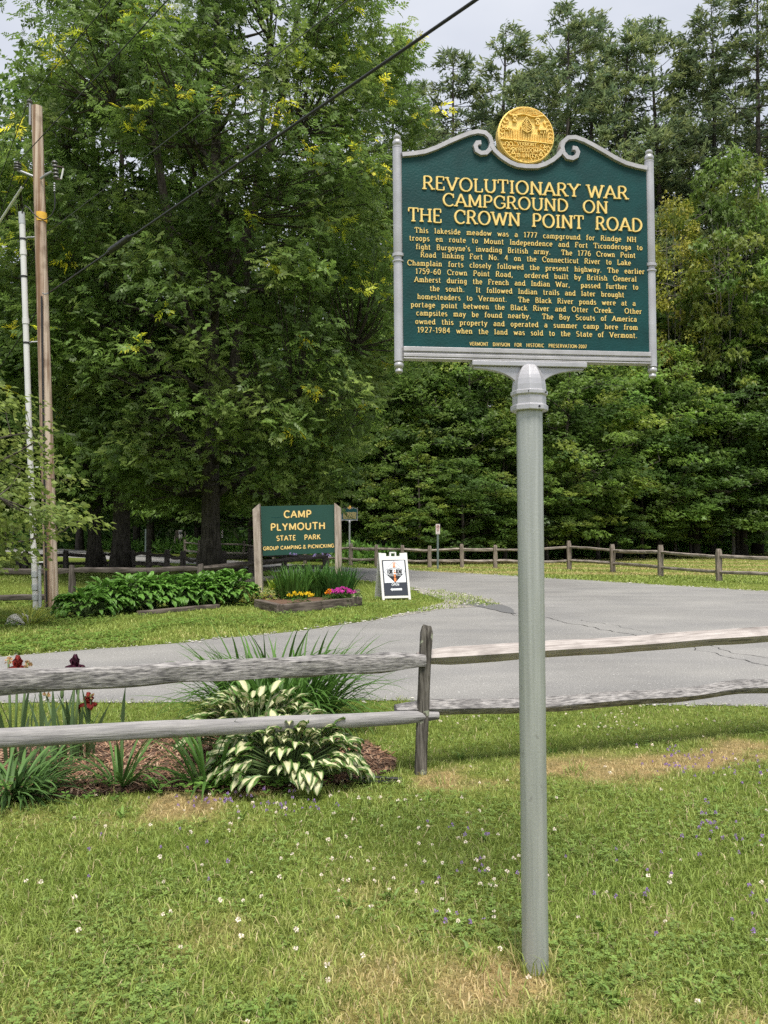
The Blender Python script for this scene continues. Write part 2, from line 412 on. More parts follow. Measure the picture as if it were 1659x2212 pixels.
sheet('road_patch', wobble(G([(1008, 1292), (1050, 1299), (1100, 1313), (1120, 1326), (1085, 1322), (1040, 1313), (1010, 1309), (990, 1309)]), .05, .15), .0125, M['patch_asphalt'], 'dark tar patch at the corner of the road', 'road patch')

# ---------------------------------------------------------------- grass, clover, stones
def stuff(name, V, F_, c, mat, label, cat):
    o = link_mesh(name, np_mesh(name, V, F_, c), mat); return tag(o, label, cat, kind='stuff')
def blades(x, y, h, wd, lean, c, bend=.5):
    n = len(x); an = rng.random(n) * 2 * np.pi; la = rng.random(n) * 2 * np.pi
    sx, sy = np.cos(an) * wd / 2, np.sin(an) * wd / 2
    lx, ly = np.cos(la) * lean * h, np.sin(la) * lean * h
    z = np.zeros(n)
    v0 = np.stack([x - sx, y - sy, z - .004], 1); v1 = np.stack([x + sx, y + sy, z - .004], 1)
    mx_, my_ = x + lx * .38, y + ly * .38; mz = h * .62
    v2 = np.stack([mx_ + sx * .75, my_ + sy * .75, mz], 1); v3 = np.stack([mx_ - sx * .75, my_ - sy * .75, mz], 1)
    v4 = np.stack([x + lx, y + ly, h * (1 - .28 * np.minimum(lean, 1.2))], 1)
    V = np.stack([v0, v1, v2, v3, v4], 1).reshape(-1, 3); b = np.arange(n)[:, None] * 5
    return V, [np.concatenate([b, b + 1, b + 2, b + 3], 1), np.concatenate([b + 3, b + 2, b + 4], 1)], np.repeat(c, 5, 0)
def scatter(n, y0, y1, p, ang=.62, margin=.9):
    u = rng.random(n); y = (y0 ** (1 - p) + u * (y1 ** (1 - p) - y0 ** (1 - p))) ** (1 / (1 - p))
    x = (rng.random(n) * 2 - 1) * (y * ang + margin); return x, y
def off(x, y, polys):
    k = np.ones(len(x), bool)
    for P in polys: k &= ~inpoly(x, y, P)
    return k
parts = []
def lawn(n, y0, y1, p, hr, wr, keep, polys):
    x, y = scatter(n, y0, y1, p); k = off(x, y, polys); x, y = x[k], y[k]
    d = dryness(x, y); dens = 1 - .45 * d; k = rng.random(len(x)) < dens * keep; x, y, d = x[k], y[k], d[k]
    n = len(x); r = rng.random(n)
    h = (hr[0] + (hr[1] - hr[0]) * rng.random(n) ** 1.5) * (1.15 - .5 * d) * (.75 + .6 * fbm(x * 1.7, y * 1.7))
    wd = wr[0] + (wr[1] - wr[0]) * rng.random(n)
    c = grass_col(d, r) * (.72 + .5 * rng.random(n))[:, None]
    thatch = rng.random(n) < .07; c[thatch] = np.array((.5, .42, .24)) * (.7 + .5 * rng.random((thatch.sum(), 1)))
    return blades(x, y, h, wd, .35 + 1.1 * rng.random(n), c)
def merge(ps):
    V, Fq, Ft, C = [], [], [], []; b = 0
    for v, f, c in ps:
        V.append(v); Fq.append(f[0] + b); C.append(c)
        if len(f) > 1: Ft.append(f[1] + b)
        b += len(v)
    F_ = [np.concatenate(Fq)] + ([np.concatenate(Ft)] if Ft else [])
    return np.concatenate(V), F_, np.concatenate(C)
v_, f_, c_ = merge([lawn(330000, 1.7, 7.6, 1.3, (.014, .042), (.0026, .0052), 1, [road_poly, mulch_poly]), lawn(5000, 1.8, 7.4, 1.2, (.04, .075), (.003, .006), 1, [road_poly, mulch_poly])])
# taller tufts and broad weed leaves that break up the mown surface
tx_, ty_ = scatter(420, 1.9, 7.3, 1.3); kk = off(tx_, ty_, [road_poly, mulch_poly]); tx_, ty_ = tx_[kk], ty_[kk]; m_ = 26
x = np.repeat(tx_, m_) + rng.normal(0, .03, len(tx_) * m_); y = np.repeat(ty_, m_) + rng.normal(0, .03, len(tx_) * m_); n = len(x)
g1 = blades(x, y, .03 + .045 * rng.random(n), .003 + .003 * rng.random(n), .3 + 1.1 * rng.random(n), np.repeat(grass_col(.2 + .3 * rng.random(len(tx_)), rng.random(len(tx_))), m_, 0) * (.6 + .45 * rng.random(n))[:, None])
tx_, ty_ = scatter(60, 2.0, 6.5, 1.3); kk = off(tx_, ty_, [road_poly, mulch_poly]); tx_, ty_ = tx_[kk], ty_[kk]; m_ = 6
x = np.repeat(tx_, m_) + rng.normal(0, .006, len(tx_) * m_); y = np.repeat(ty_, m_) + rng.normal(0, .006, len(tx_) * m_); n = len(x)
g2 = blades(x, y, .03 + .035 * rng.random(n), .01 + .01 * rng.random(n), .7 + .9 * rng.random(n), np.array((.17, .27, .06)) * (.7 + .5 * rng.random(n))[:, None])
an = rng.random(130) * 6.283; rd = .043 + .03 * rng.random(130)
g3 = blades(MARK.x + np.cos(an) * rd, MARK.y + np.sin(an) * rd, .03 + .06 * rng.random(130), .0035 + .002 * rng.random(130), .3 + .9 * rng.random(130), grass_col(.25 + .5 * rng.random(130), rng.random(130)) * .85)
v_, f_, c_ = merge([(v_, f_, c_), g1, g2, g3])
stuff('lawn_grass', v_, f_, c_, M['blade'], 'short mixed green and straw lawn grass round the marker post', 'grass')
x, y = scatter(90000, 8.3, 24, 1.4, .6, .5); k = off(x, y, [road_poly, bed_poly, tip_poly]) ; x, y = x[k], y[k]
def lawn_at(x, y, hr, wr, extra=0):
    d = np.clip(dryness(x, y) + extra, 0, 1); n = len(x)
    h = (hr[0] + (hr[1] - hr[0]) * rng.random(n) ** 1.5) * (1.1 - .4 * d) * (.6 + .8 * fbm(x * 1.3, y * 1.3)); wd = wr[0] + (wr[1] - wr[0]) * rng.random(n)
    return blades(x, y, h, wd, .4 + 1.2 * rng.random(n), grass_col(d, rng.random(n)) * (.72 + .5 * rng.random(n))[:, None])
v_, f_, c_ = lawn_at(x, y, (.03, .075), (.008, .016))
stuff('island_grass', v_, f_, c_, M['blade'], 'short grass on the island inside the bend of the road', 'grass')
x, y = scatter(80000, 22, 60, 1.3, .56, 2); k = off(x, y, [road_poly]) & (y < 36 + np.maximum(0, x) * .8) ; x, y = x[k], y[k]
v_, f_, c_ = lawn_at(x, y, (.03, .08), (.02, .05))
stuff('meadow_grass', v_, f_, c_, M['blade'], 'pale mown meadow grass beyond the far fence', 'grass')
# clover leaves: little trefoils lying in the lawn
def trefoil(x, y, z, s, c):
    n = len(x); V = []; an = rng.random(n) * 6.283
    for k in range(3):
        a = an + k * 2.094; ca, sa = np.cos(a), np.sin(a); tz = z + (rng.random(n) - .3) * s * .5
        for (r, q, dz) in ((0, 0, 0), (.55, .42, .1), (1, 0, .05), (.55, -.42, .1)):
            V.append(np.stack([x + s * (r * ca - q * sa), y + s * (r * sa + q * ca), z + (tz - z) * r + dz * s], 1))
    V = np.stack(V, 1).reshape(-1, 3); b = np.arange(n)[:, None] * 12
    Fq = np.concatenate([b + np.array([[4 * k, 4 * k + 1, 4 * k + 2, 4 * k + 3]]) for k in range(3)])
    return V, [Fq], np.repeat(c, 12, 0)
x, y = scatter(42000, 1.8, 7.5, 1.2); k = off(x, y, [road_poly, mulch_poly]) & (np.clip((fbm(x * 2.3 + 30, y * 2.3, 3) - .38) * 3.2, .04, 1) > rng.random(len(x))) & (dryness(x, y) < .6); x, y = x[k], y[k]; n = len(x)
c = np.array((.17, .25, .06)) * (.7 + .7 * rng.random(n))[:, None]
x2, y2 = scatter(16000, 8.4, 17, 1.3, .5); k = off(x2, y2, [road_poly, bed_poly]) & (fbm(x2 * .8 + 3, y2 * .8, 2) > .48) & (x2 < 1.5); x2, y2 = x2[k], y2[k]
c2 = np.array((.15, .25, .05)) * (.7 + .7 * rng.random(len(x2)))[:, None]
V1 = trefoil(x, y, .012 + .025 * rng.random(n), .008 + .008 * rng.random(n), c)
V2 = trefoil(x2, y2, .02 + .05 * rng.random(len(x2)), .025 + .03 * rng.random(len(x2)), c2)
v_, f_, c_ = merge([V1, V2]); stuff('clover_leaves', v_, f_, c_, M['blade'], 'small clover leaves scattered low in the lawn', 'clover')
# little bobbles: clover heads and self-heal
def bobbles(x, y, z, s, c, k=3, tall=1.0):
    """knobbly heads made of petal slivers"""
    n = len(x); m = 16; V = []; C = []
    th = rng.random((n, m)) * 6.283; ph = np.arccos(1 - rng.random((n, m)) * 1.5)
    d = np.stack([np.sin(ph) * np.cos(th), np.sin(ph) * np.sin(th), np.cos(ph) * tall], -1)
    tng = np.cross(d, rng.normal(size=d.shape)); tng /= np.linalg.norm(tng, axis=-1, keepdims=True) + 1e-9
    P = np.stack([x, y, z], -1)[:, None, :]; S = s[:, None, None]
    a = P + d * S * .2; b = P + (d * .75 + tng * .33) * S; e = P + d * S; g = P + (d * .75 - tng * .33) * S
    V = np.stack([a, b, e, g], 2).reshape(-1, 3); i = np.arange(n * m)[:, None] * 4
    return V, [np.concatenate([i, i + 1, i + 2, i + 3], 1)], np.repeat(np.repeat(c, m, 0) * (.8 + .4 * rng.random(n * m))[:, None], 4, 0)
fx, fy = [], []
for (px, py, sx, sy, n) in [(750, 1850, 160, 60, 30), (620, 1730, 130, 40, 16), (980, 1880, 90, 60, 20), (1060, 1930, 60, 30, 8), (1250, 1560, 180, 14, 26), (1320, 1585, 60, 8, 14), (1000, 1560, 120, 10, 12), (300, 1900, 250, 120, 24), (1450, 1850, 160, 130, 20), (900, 1750, 200, 50, 14), (1560, 1640, 120, 30, 8), (650, 1980, 200, 100, 14)]:
    for k in range(n):
        p = ground(px + random.Random(px * 7 + k).gauss(0, sx), max(1533, py + random.Random(py * 3 + k).gauss(0, sy))); fx.append(p.x); fy.append(p.y)
x, y = np.array(fx), np.array(fy); k = off(x, y, [road_poly, mulch_poly]) & (y > 1.8); x, y = x[k], y[k]
v_, f_, c_ = bobbles(x, y, .04 + .02 * rng.random(len(x)), .0065 + .005 * rng.random(len(x)), np.array((.85, .76, .66)) * np.ones((len(x), 1)))
stuff('clover_blossoms', v_, f_, c_, M['petal'], 'white clover heads dotted through the lawn', 'flowers')
fx, fy = [], []
for (px, py, sx, sy, n) in [(1480, 1650, 60, 18, 40), (1600, 1680, 60, 20, 26), (500, 1745, 90, 10, 34), (640, 1760, 60, 12, 16), (1000, 1800, 60, 30, 8), (1540, 1790, 40, 18, 16), (1600, 1840, 40, 20, 10), (1050, 1900, 70, 20, 12), (1380, 1930, 90, 50, 12), (300, 1830, 160, 60, 10), (980, 2010, 40, 14, 5), (1620, 1990, 30, 40, 8)]:
    for k in range(n):
        p = ground(px + random.Random(px * 5 + k).gauss(0, sx), py + random.Random(py * 11 + k).gauss(0, sy)); fx.append(p.x); fy.append(p.y)
x, y = np.array(fx), np.array(fy); k = off(x, y, [road_poly, mulch_poly]); x, y = x[k], y[k]
v_, f_, c_ = bobbles(x, y, .035 + .02 * rng.random(len(x)), .0055 + .004 * rng.random(len(x)), np.array((.36, .23, .5)) * np.ones((len(x), 1)), tall=1.5)
stuff('self_heal_blossoms', v_, f_, c_, M['petal'], 'tiny purple wildflower heads low in the lawn', 'flowers')
# gravel along the road edges and at the island tip
def stones(x, y, s, c, flat=.55):
    n = len(x); an = rng.random(n) * 6.283; r = rng.random((n, 6)) * .5 + .7; z0 = np.zeros(n)
    V = [np.stack([x + np.cos(an + k * 1.571) * s * r[:, k], y + np.sin(an + k * 1.571) * s * r[:, k], .01 + s * .15 * r[:, k]], 1) for k in range(4)]
    V.append(np.stack([x, y, .01 + s * flat * r[:, 4]], 1)); V = np.stack(V, 1).reshape(-1, 3); b = np.arange(n)[:, None] * 5
    return V, [np.concatenate([np.concatenate([b + k, b + (k + 1) % 4, b + 4], 1) for k in range(4)])], np.repeat(c, 5, 0)
px_ = []
for a, b in zip(road_poly, road_poly[1:] + road_poly[:1]):
    if a.y > 40: continue
    L = (b - a).length; dens = 46 if a.y < 9.2 else 30
    for k in range(int(L * dens)):
        p = a.lerp(b, random.random()); px_.append((p.x + random.gauss(0, .05 if a.y < 12 else .09), p.y + random.gauss(0, .05 if a.y < 12 else .09)))
px_ = np.array(px_); x, y = rng.random(2600) * 4, rng.random(2600) * 7 + 13; x = x - .5
k = inpoly(x, y, tip_poly); x = np.concatenate([px_[:, 0], x[k]]); y = np.concatenate([px_[:, 1], y[k]])
c = np.array((.46, .44, .4)) * (.4 + .75 * rng.random(len(x)))[:, None]
v_, f_, c_ = stones(x, y, (.006 + .016 * rng.random(len(x)) ** 2) * np.where(y > 10, 1.7, 1), c); stuff('gravel', v_, f_, c_, M['chips'], 'pale gravel crumbs along the edges of the road', 'gravel')
# grass tufts breaking through the gravel tip
x, y = scatter(30000, 13, 20, 1.2, .3, 1); k = inpoly(x, y, tip_poly) & (fbm(x * 2.2, y * 2.2) > .44); x, y = x[k], y[k]
v_, f_, c_ = lawn_at(x, y, (.03, .09), (.01, .02)); stuff('verge_grass', v_, f_, c_, M['blade'], 'sparse grass growing through the pale gravel', 'grass')
# bark chips
x, y = scatter(46000, 3.6, 6.2, 1.1, .62, .6); k = inpoly(x, y, mulch_poly) ; x, y = x[k][:20000], y[k][:20000]; n = len(x)
an = rng.random(n) * 6.283; L = .008 + .022 * rng.random(n); W_ = .002 + .0035 * rng.random(n); ca, sa = np.cos(an), np.sin(an); z = .012 + .018 * rng.random(n); dz = (rng.random(n) - .5) * .02
V = np.stack([np.stack([x + ca * L * i - sa * W_ * j, y + sa * L * i + ca * W_ * j, z + dz * i], 1) for i, j in ((-1, -1), (1, -1), (1, 1), (-1, 1))], 1).reshape(-1, 3)
pal = np.array([(.30, .17, .105), (.36, .22, .14), (.2, .11, .07), (.42, .29, .2), (.13, .08, .055)])[rng.integers(0, 5, n)]
stuff('mulch_chips', V, np.arange(n * 4).reshape(-1, 4), np.repeat(pal, 4, 0), M['chips'], 'reddish brown bark chips over the flower bed', 'mulch')
# ================================================================ LETTERING: a stroke alphabet (strokes, serif feet)
def arc(cx, cy, rx, ry, a0, a1, n=9):
    return [(cx + rx * math.cos(R(a0 + (a1 - a0) * i / n)), cy + ry * math.sin(R(a0 + (a1 - a0) * i / n))) for i in range(n + 1)]
def bowl(x0, x1, y0, y1):
    r = (y1 - y0) / 2; rx = min(r, (x1 - x0) * .75)
    return [(x0, y1)] + arc(x1 - rx, (y0 + y1) / 2, rx, r, 90, -90) + [(x0, y0)]
X = .66
GL = {
 'A': (.88, [[(.06, 0), (.44, 1)], [(.44, 1), (.82, 0)], [(.2, .34), (.68, .34)]], [(.06, 0), (.82, 0)]),
 'B': (.74, [[(.14, 0), (.14, 1)], bowl(.14, .58, .53, 1), bowl(.14, .64, 0, .53)], []),
 'C': (.84, [arc(.48, .5, .4, .5, 45, 315, 16)], 'c'),
 'D': (.86, [[(.14, 0), (.14, 1)], bowl(.14, .78, 0, 1)], []),
 'E': (.7, [[(.14, 0), (.14, 1)], [(.14, 1), (.6, 1)], [(.14, .52), (.5, .52)], [(.14, 0), (.62, 0)]], 'e'),
 'F': (.66, [[(.14, 0), (.14, 1)], [(.14, 1), (.6, 1)], [(.14, .5), (.5, .5)]], [(.14, 0)]),
 'G': (.88, [arc(.48, .5, .4, .5, 45, 330, 16), [(.56, .42), (.82, .42)], [(.82, .42), (.82, .12)]], 'c'),
 'H': (.88, [[(.14, 0), (.14, 1)], [(.74, 0), (.74, 1)], [(.14, .52), (.74, .52)]], [(.14, 0), (.14, 1), (.74, 0), (.74, 1)]),
 'I': (.36, [[(.18, 0), (.18, 1)]], [(.18, 0), (.18, 1)]),
 'J': (.5, [[(.34, 1), (.34, .2)] + arc(.18, .2, .16, .2, 0, -150)], [(.34, 1)]),
 'K': (.82, [[(.14, 0), (.14, 1)], [(.14, .42), (.68, 1)], [(.32, .6), (.72, 0)]], [(.14, 0), (.14, 1), (.68, 1), (.72, 0)]),
 'L': (.66, [[(.14, 0), (.14, 1)], [(.14, 0), (.6, 0)]], [(.14, 1)]),
 'M': (1.04, [[(.14, 0), (.14, 1)], [(.14, 1), (.52, .12)], [(.52, .12), (.9, 1)], [(.9, 1), (.9, 0)]], [(.14, 0), (.9, 0)]),
 'N': (.9, [[(.14, 0), (.14, 1)], [(.14, 1), (.76, 0)], [(.76, 0), (.76, 1)]], [(.14, 0), (.76, 1)]),
 'O': (.96, [arc(.48, .5, .4, .5, 90, 450, 22)], []),
 'P': (.72, [[(.14, 0), (.14, 1)], bowl(.14, .64, .46, 1)], [(.14, 0)]),
 'Q': (.96, [arc(.48, .5, .4, .5, 90, 450, 22), [(.52, .2), (.86, -.1)]], []),
 'R': (.8, [[(.14, 0), (.14, 1)], bowl(.14, .62, .5, 1), [(.4, .5), (.72, 0)]], [(.14, 0), (.72, 0)]),
 'S': (.68, [arc(.34, .74, .24, .26, 40, 250, 9) + arc(.34, .25, .26, .25, 70, -145, 9)], []),
 'T': (.78, [[(.39, 0), (.39, 1)], [(.04, 1), (.74, 1)]], 't'),
 'U': (.88, [[(.14, 1), (.14, .34)] + arc(.44, .32, .3, .32, 180, 360, 10) + [(.74, .34), (.74, 1)]], [(.14, 1), (.74, 1)]),
 'V': (.84, [[(.06, 1), (.42, 0)], [(.42, 0), (.78, 1)]], [(.06, 1), (.78, 1)]),
 'W': (1.2, [[(.06, 1), (.34, 0)], [(.34, 0), (.6, .9)], [(.6, .9), (.86, 0)], [(.86, 0), (1.14, 1)]], [(.06, 1), (1.14, 1)]),
 'X': (.8, [[(.08, 0), (.72, 1)], [(.08, 1), (.72, 0)]], []),
 'Y': (.8, [[(.06, 1), (.4, .48)], [(.74, 1), (.4, .48)], [(.4, .48), (.4, 0)]], [(.06, 1), (.74, 1), (.4, 0)]),
 'Z': (.74, [[(.08, 1), (.66, 1)], [(.66, 1), (.08, 0)], [(.08, 0), (.66, 0)]], []),
 '&': (.86, [[(.78, 0), (.26, .68)] + arc(.4, .8, .17, .2, 215, 0, 8) + arc(.32, .27, .26, .27, 75, 300, 10) + [(.74, .42)]], []),
 'a': (.62, [arc(.3, .46, .2, .2, 150, 0, 6) + [(.5, .1)], arc(.28, .2, .2, .19, 60, 360, 10), [(.5, .1), (.58, .02)]], []),
 'b': (.64, [[(.12, 1), (.12, .02)], arc(.34, .33, .22, .32, 170, -170, 12)], 'b'),
 'c': (.54, [arc(.3, .33, .22, .33, 45, 315, 12)], []),
 'd': (.66, [[(.52, 1), (.52, 0)], arc(.3, .33, .22, .32, 10, 350, 12)], [(.56, 0)]),
 'e': (.58, [[(.08, .36), (.52, .36)] + arc(.3, .33, .22, .33, 8, 310, 13)], []),
 'f': (.42, [[(.18, 0), (.18, .78)] + arc(.34, .8, .16, .2, 180, 50, 5), [(.04, X), (.36, X)]], [(.18, 0)]),
 'g': (.62, [arc(.3, .34, .2, .31, 10, 350, 12), [(.5, X), (.5, -.08)] + arc(.3, -.1, .2, .2, 0, -150, 7)], []),
 'h': (.66, [[(.14, 0), (.14, 1)], [(.14, .4)] + arc(.33, .42, .19, .24, 170, 0, 7) + [(.52, 0)]], [(.14, 0), (.52, 0)]),
 'i': (.32, [[(.16, 0), (.16, X)], [(.16, .86), (.16, .97)]], [(.16, 0)]),
 'j': (.34, [[(.2, X), (.2, -.1)] + arc(.08, -.1, .12, .16, 0, -120, 4), [(.2, .86), (.2, .97)]], []),
 'k': (.64, [[(.14, 0), (.14, 1)], [(.14, .26), (.5, X)], [(.28, .4), (.56, 0)]], [(.14, 0), (.54, 0)]),
 'l': (.32, [[(.16, 0), (.16, 1)]], [(.16, 0)]),
 'm': (.98, [[(.14, 0), (.14, X)], [(.14, .4)] + arc(.31, .44, .17, .22, 170, 0, 7) + [(.48, 0)], [(.48, .4)] + arc(.66, .44, .18, .22, 170, 0, 7) + [(.84, 0)]], [(.14, 0), (.48, 0), (.84, 0)]),
 'n': (.66, [[(.14, 0), (.14, X)], [(.14, .4)] + arc(.33, .43, .19, .23, 170, 0, 7) + [(.52, 0)]], [(.14, 0), (.52, 0)]),
 'o': (.6, [arc(.3, .33, .22, .33, 90, 450, 14)], []),
 'p': (.64, [[(.14, -.3), (.14, X)], arc(.35, .33, .21, .32, 170, -170, 12)], [(.14, -.3)]),
 'q': (.64, [[(.5, -.3), (.5, X)], arc(.3, .33, .21, .32, 10, 350, 12)], []),
 'r': (.5, [[(.14, 0), (.14, X)], [(.14, .38)] + arc(.33, .42, .19, .23, 170, 50, 5)], [(.14, 0)]),
 's': (.5, [arc(.25, .5, .16, .16, 35, 250, 7) + arc(.25, .17, .18, .17, 75, -145, 7)], []),
 't': (.44, [[(.18, .9), (.18, .14)] + arc(.3, .14, .12, .14, 180, 310, 5), [(.04, X), (.36, X)]], []),
 'u': (.66, [[(.14, X), (.14, .24)] + arc(.33, .23, .19, .22, 180, 350, 7), [(.52, X), (.52, 0)]], [(.56, 0)]),
 'v': (.6, [[(.06, X), (.3, 0)], [(.3, 0), (.54, X)]], [(.06, X), (.54, X)]),
 'w': (.86, [[(.06, X), (.25, 0)], [(.25, 0), (.43, .58)], [(.43, .58), (.61, 0)], [(.61, 0), (.8, X)]], [(.06, X), (.8, X)]),
 'x': (.58, [[(.08, 0), (.5, X)], [(.08, X), (.5, 0)]], []),
 'y': (.6, [[(.06, X), (.3, .02)], [(.54, X), (.3, .02), (.2, -.24), (.06, -.28)]], [(.06, X), (.54, X)]),
 'z': (.54, [[(.08, X), (.46, X)], [(.46, X), (.08, 0)], [(.08, 0), (.46, 0)]], []),
 '0': (.7, [arc(.35, .5, .25, .5, 90, 450, 16)], []),
 '1': (.46, [[(.1, .8), (.26, 1)], [(.26, 1), (.26, 0)]], [(.26, 0)]),
 '2': (.66, [arc(.33, .7, .23, .3, 160, -20, 8) + [(.1, 0)], [(.1, 0), (.58, 0)]], []),
 '3': (.64, [arc(.3, .75, .22, .25, 150, -80, 8), arc(.3, .27, .25, .27, 90, -150, 9)], []),
 '4': (.68, [[(.46, 0), (.46, 1)], [(.46, 1), (.06, .3)], [(.06, .3), (.64, .3)]], []),
 '5': (.64, [[(.56, 1), (.16, 1)], [(.16, 1), (.14, .56)], [(.14, .56)] + arc(.31, .32, .26, .32, 110, -150, 9)], []),
 '6': (.68, [arc(.36, .3, .24, .3, 90, 450, 12), [(.54, 1)] + arc(.5, .36, .38, .62, 110, 180, 5)], []),
 '7': (.62, [[(.06, 1), (.56, 1)], [(.56, 1), (.24, 0)]], []),
 '8': (.68, [arc(.34, .76, .2, .24, 90, 450, 12), arc(.34, .27, .25, .27, 90, 450, 12)], []),
 '9': (.68, [arc(.32, .7, .24, .3, 90, 450, 12), [(.14, 0)] + arc(.18, .64, .38, .62, -70, 0, 5)], []),
 '.': (.3, [[(.15, 0), (.15, .1)]], []), ',': (.3, [[(.17, .08), (.1, -.16)]], []), "'": (.26, [[(.14, 1), (.12, .76)]], []),
 '-': (.44, [[(.06, .36), (.38, .36)]], []),
}
def stroke(mb, pts, thick, thin, h, Mx, z0=0.0, closed=False, taper=.22):
    """a raised ribbon along pts (plane coordinates); thick for upright runs, thin for level ones; Mx maps (x, y, height) to space"""
    P = [pts[0]]
    for p in pts[1:]:
        if abs(p[0] - P[-1][0]) + abs(p[1] - P[-1][1]) > 1e-6: P.append(p)
    n = len(P)
    if n < 2: return
    if closed is False and abs(P[0][0] - P[-1][0]) + abs(P[0][1] - P[-1][1]) < 1e-5: closed = True
    if closed and abs(P[0][0] - P[-1][0]) + abs(P[0][1] - P[-1][1]) < 1e-5: P = P[:-1]; n -= 1
    V = []
    def seg(i, j): 
        dx, dy = P[j][0] - P[i][0], P[j][1] - P[i][1]; L = math.hypot(dx, dy) or 1e-9; return dx / L, dy / L
    for i in range(n):
        if closed: a = seg((i - 1) % n, i); b = seg(i, (i + 1) % n)
        else: a = seg(max(i - 1, 0), max(i, 1)) if i else seg(0, 1); b = seg(i, i + 1) if i < n - 1 else a
        tx, ty = a[0] + b[0], a[1] + b[1]; L = math.hypot(tx, ty) or 1; tx /= L; ty /= L
        wv = (thin + (thick - thin) * abs(ty)) / 2
        k = min(1.6, 1 / max(.45, a[0] * tx + a[1] * ty)); nx, ny = -ty * wv * k, tx * wv * k
        x, y = P[i]
        for s, z in ((1, z0), (1 - taper, z0 + h), (-(1 - taper), z0 + h), (-1, z0)):
            V.append(Mx(x + nx * s, y + ny * s, z))
    Fc = []
    m = n if closed else n - 1
    for i in range(m):
        a, b = i * 4, ((i + 1) % n) * 4
        for k in range(3): Fc.append((a + k, b + k, b + k + 1, a + k + 1))
    if not closed: Fc += [(0, 1, 2, 3), (n * 4 - 1, n * 4 - 2, n * 4 - 3, n * 4 - 4)]
    mb.add(V, Fc)
def text_width(s, space, track):
    return sum((space if ch == ' ' else GL[ch][0] + track) for ch in s) - track
def write(mb, s, x0, y0, cap, width, Mx, thick=.18, thin=.1, h=.004, serif=0.0, z0=0.0, space=.5, track=.08, rot=0.0, wx=1.0):
    """writes s with its baseline from (x0, y0); the word spaces stretch so that it fills the given width"""
    sx = cap * wx
    if width:
        nsp = s.count(' '); base = text_width(s, 0, track) * sx
        sp = (width - base) / nsp / wx if nsp else 0
        if not nsp or sp < .34 * cap or sp > 1.9 * cap:
            sp_c = min(max(sp / cap if nsp else .5, .42), 1.1); f = width / (text_width(s, sp_c, track) * cap); sx = cap * f; space = sp_c
        else: space = sp / cap
    x = x0; k = 0
    cr, sr = math.cos(rot), math.sin(rot)
    def T(u, v): 
        a, b = u - x0, v * cap; return x0 + a * cr - b * sr, y0 + a * sr + b * cr
    for ch in s:
        if ch == ' ': x += space * sx; continue
        adv, st, sf = GL[ch]
        for ps in st:
            k += 1; hh = h * (1 + .02 * (k % 7))
            stroke(mb, [T(x + p[0] * sx, p[1]) for p in ps], thick * cap, thin * cap, hh, Mx, z0)
        if serif:
            pts = sf if isinstance(sf, list) else []
            if sf == 't': pts = [(.39, 0)]
            if ch in 'bhkldij' and ch.islower(): pts = list(pts) + [({'d': .46, 'b': .08}.get(ch, .1), X if ch in 'ij' else .97)]
            if ch in 'nmrpu' : pts = list(pts) + [(.09, X)]
            for q in pts:
                k += 1; hw = serif * (.62 if ch.islower() and q[1] > .3 else 1)
                yo = thin * .5 if q[1] < .01 else -thin * .5
                stroke(mb, [T(x + (q[0] - hw) * sx, q[1] + yo), T(x + (q[0] + hw) * sx, q[1] + yo)], thin * cap, thin * cap * 1.1, h * (.9 + .01 * (k % 5)), Mx, z0)
            if sf == 'c':
                stroke(mb, [T(x + .79 * sx, .98), T(x + .79 * sx, .66)], thin * cap * 1.3, thin * cap, h * .93, Mx, z0)
            if sf in ('e', 't') or ch in 'EFLTZ':
                for (tx_, ty_, d) in {'E': [(.6, 1, -1), (.62, 0, 1)], 'F': [(.6, 1, -1)], 'L': [(.6, 0, 1)], 'T': [(.05, 1, -1), (.73, 1, -1)], 'Z': [(.1, 1, -1), (.64, 0, 1)]}.get(ch, []):
                    stroke(mb, [T(x + tx_ * sx, ty_), T(x + tx_ * sx, ty_ + d * .26)], thin * cap * 1.25, thin * cap, h * .92, Mx, z0)
        x += (adv + track) * sx
def homography(src, dst):
    A = []; b = []
    for (x, y), (u, v) in zip(src, dst):
        A += [[x, y, 1, 0, 0, 0, -u * x, -u * y], [0, 0, 0, x, y, 1, -v * x, -v * y]]; b += [u, v]
    h = np.append(np.linalg.solve(np.array(A, float), np.array(b, float)), 1).reshape(3, 3)
    def f(x, y):
        r = h @ np.array([x, y, 1.0]); return float(r[0] / r[2]), float(r[1] / r[2])
    return f
def wall(x, y, z): return (x, -z, y)          # plane coordinates -> sign space, height towards -Y (the viewer)

# ================================================================ THE HISTORIC MARKER
# sign space: x along the panel, z up, panel face towards -Y, origin at the foot of the post
# (drawn at the scale of a plane 4.43 m off, then set to its true size with the empty's scale)
Ymid = 4.43; vb = at(1156, 2092, Ymid); KS = MARK.y / Ymid
p_l = at(868.9, 751.9, Ymid - .095); p_r = at(1398, 762.5, Ymid + .095)
yaw = math.atan2(p_r.y - p_l.y, p_r.x - p_l.x); PW = math.hypot(p_r.x - p_l.x, p_r.y - p_l.y)
zb = (p_l.z + p_r.z) / 2 - vb.z; PH = (at(868, 339.6, p_l.y).z - p_l.z + at(1398, 375, p_r.y).z - p_r.z) / 2
mid = (p_l + p_r) / 2; base = vb
hom = homography([(118, 316), (1512, 410), (1513, 1428), (121, 1400)], [(-PW / 2, zb + PH), (PW / 2, zb + PH), (PW / 2, zb), (-PW / 2, zb)])
marker = empty('historic_marker', (mid.x * KS, mid.y * KS, 0), 'tall green and gold cast historic marker with round gold seal on a grey post', 'historic marker', rz=yaw); marker.scale = (KS, KS, KS); marker.rotation_euler[1] = -.008; marker.location.x += .008 * (zb + PH / 2) * KS
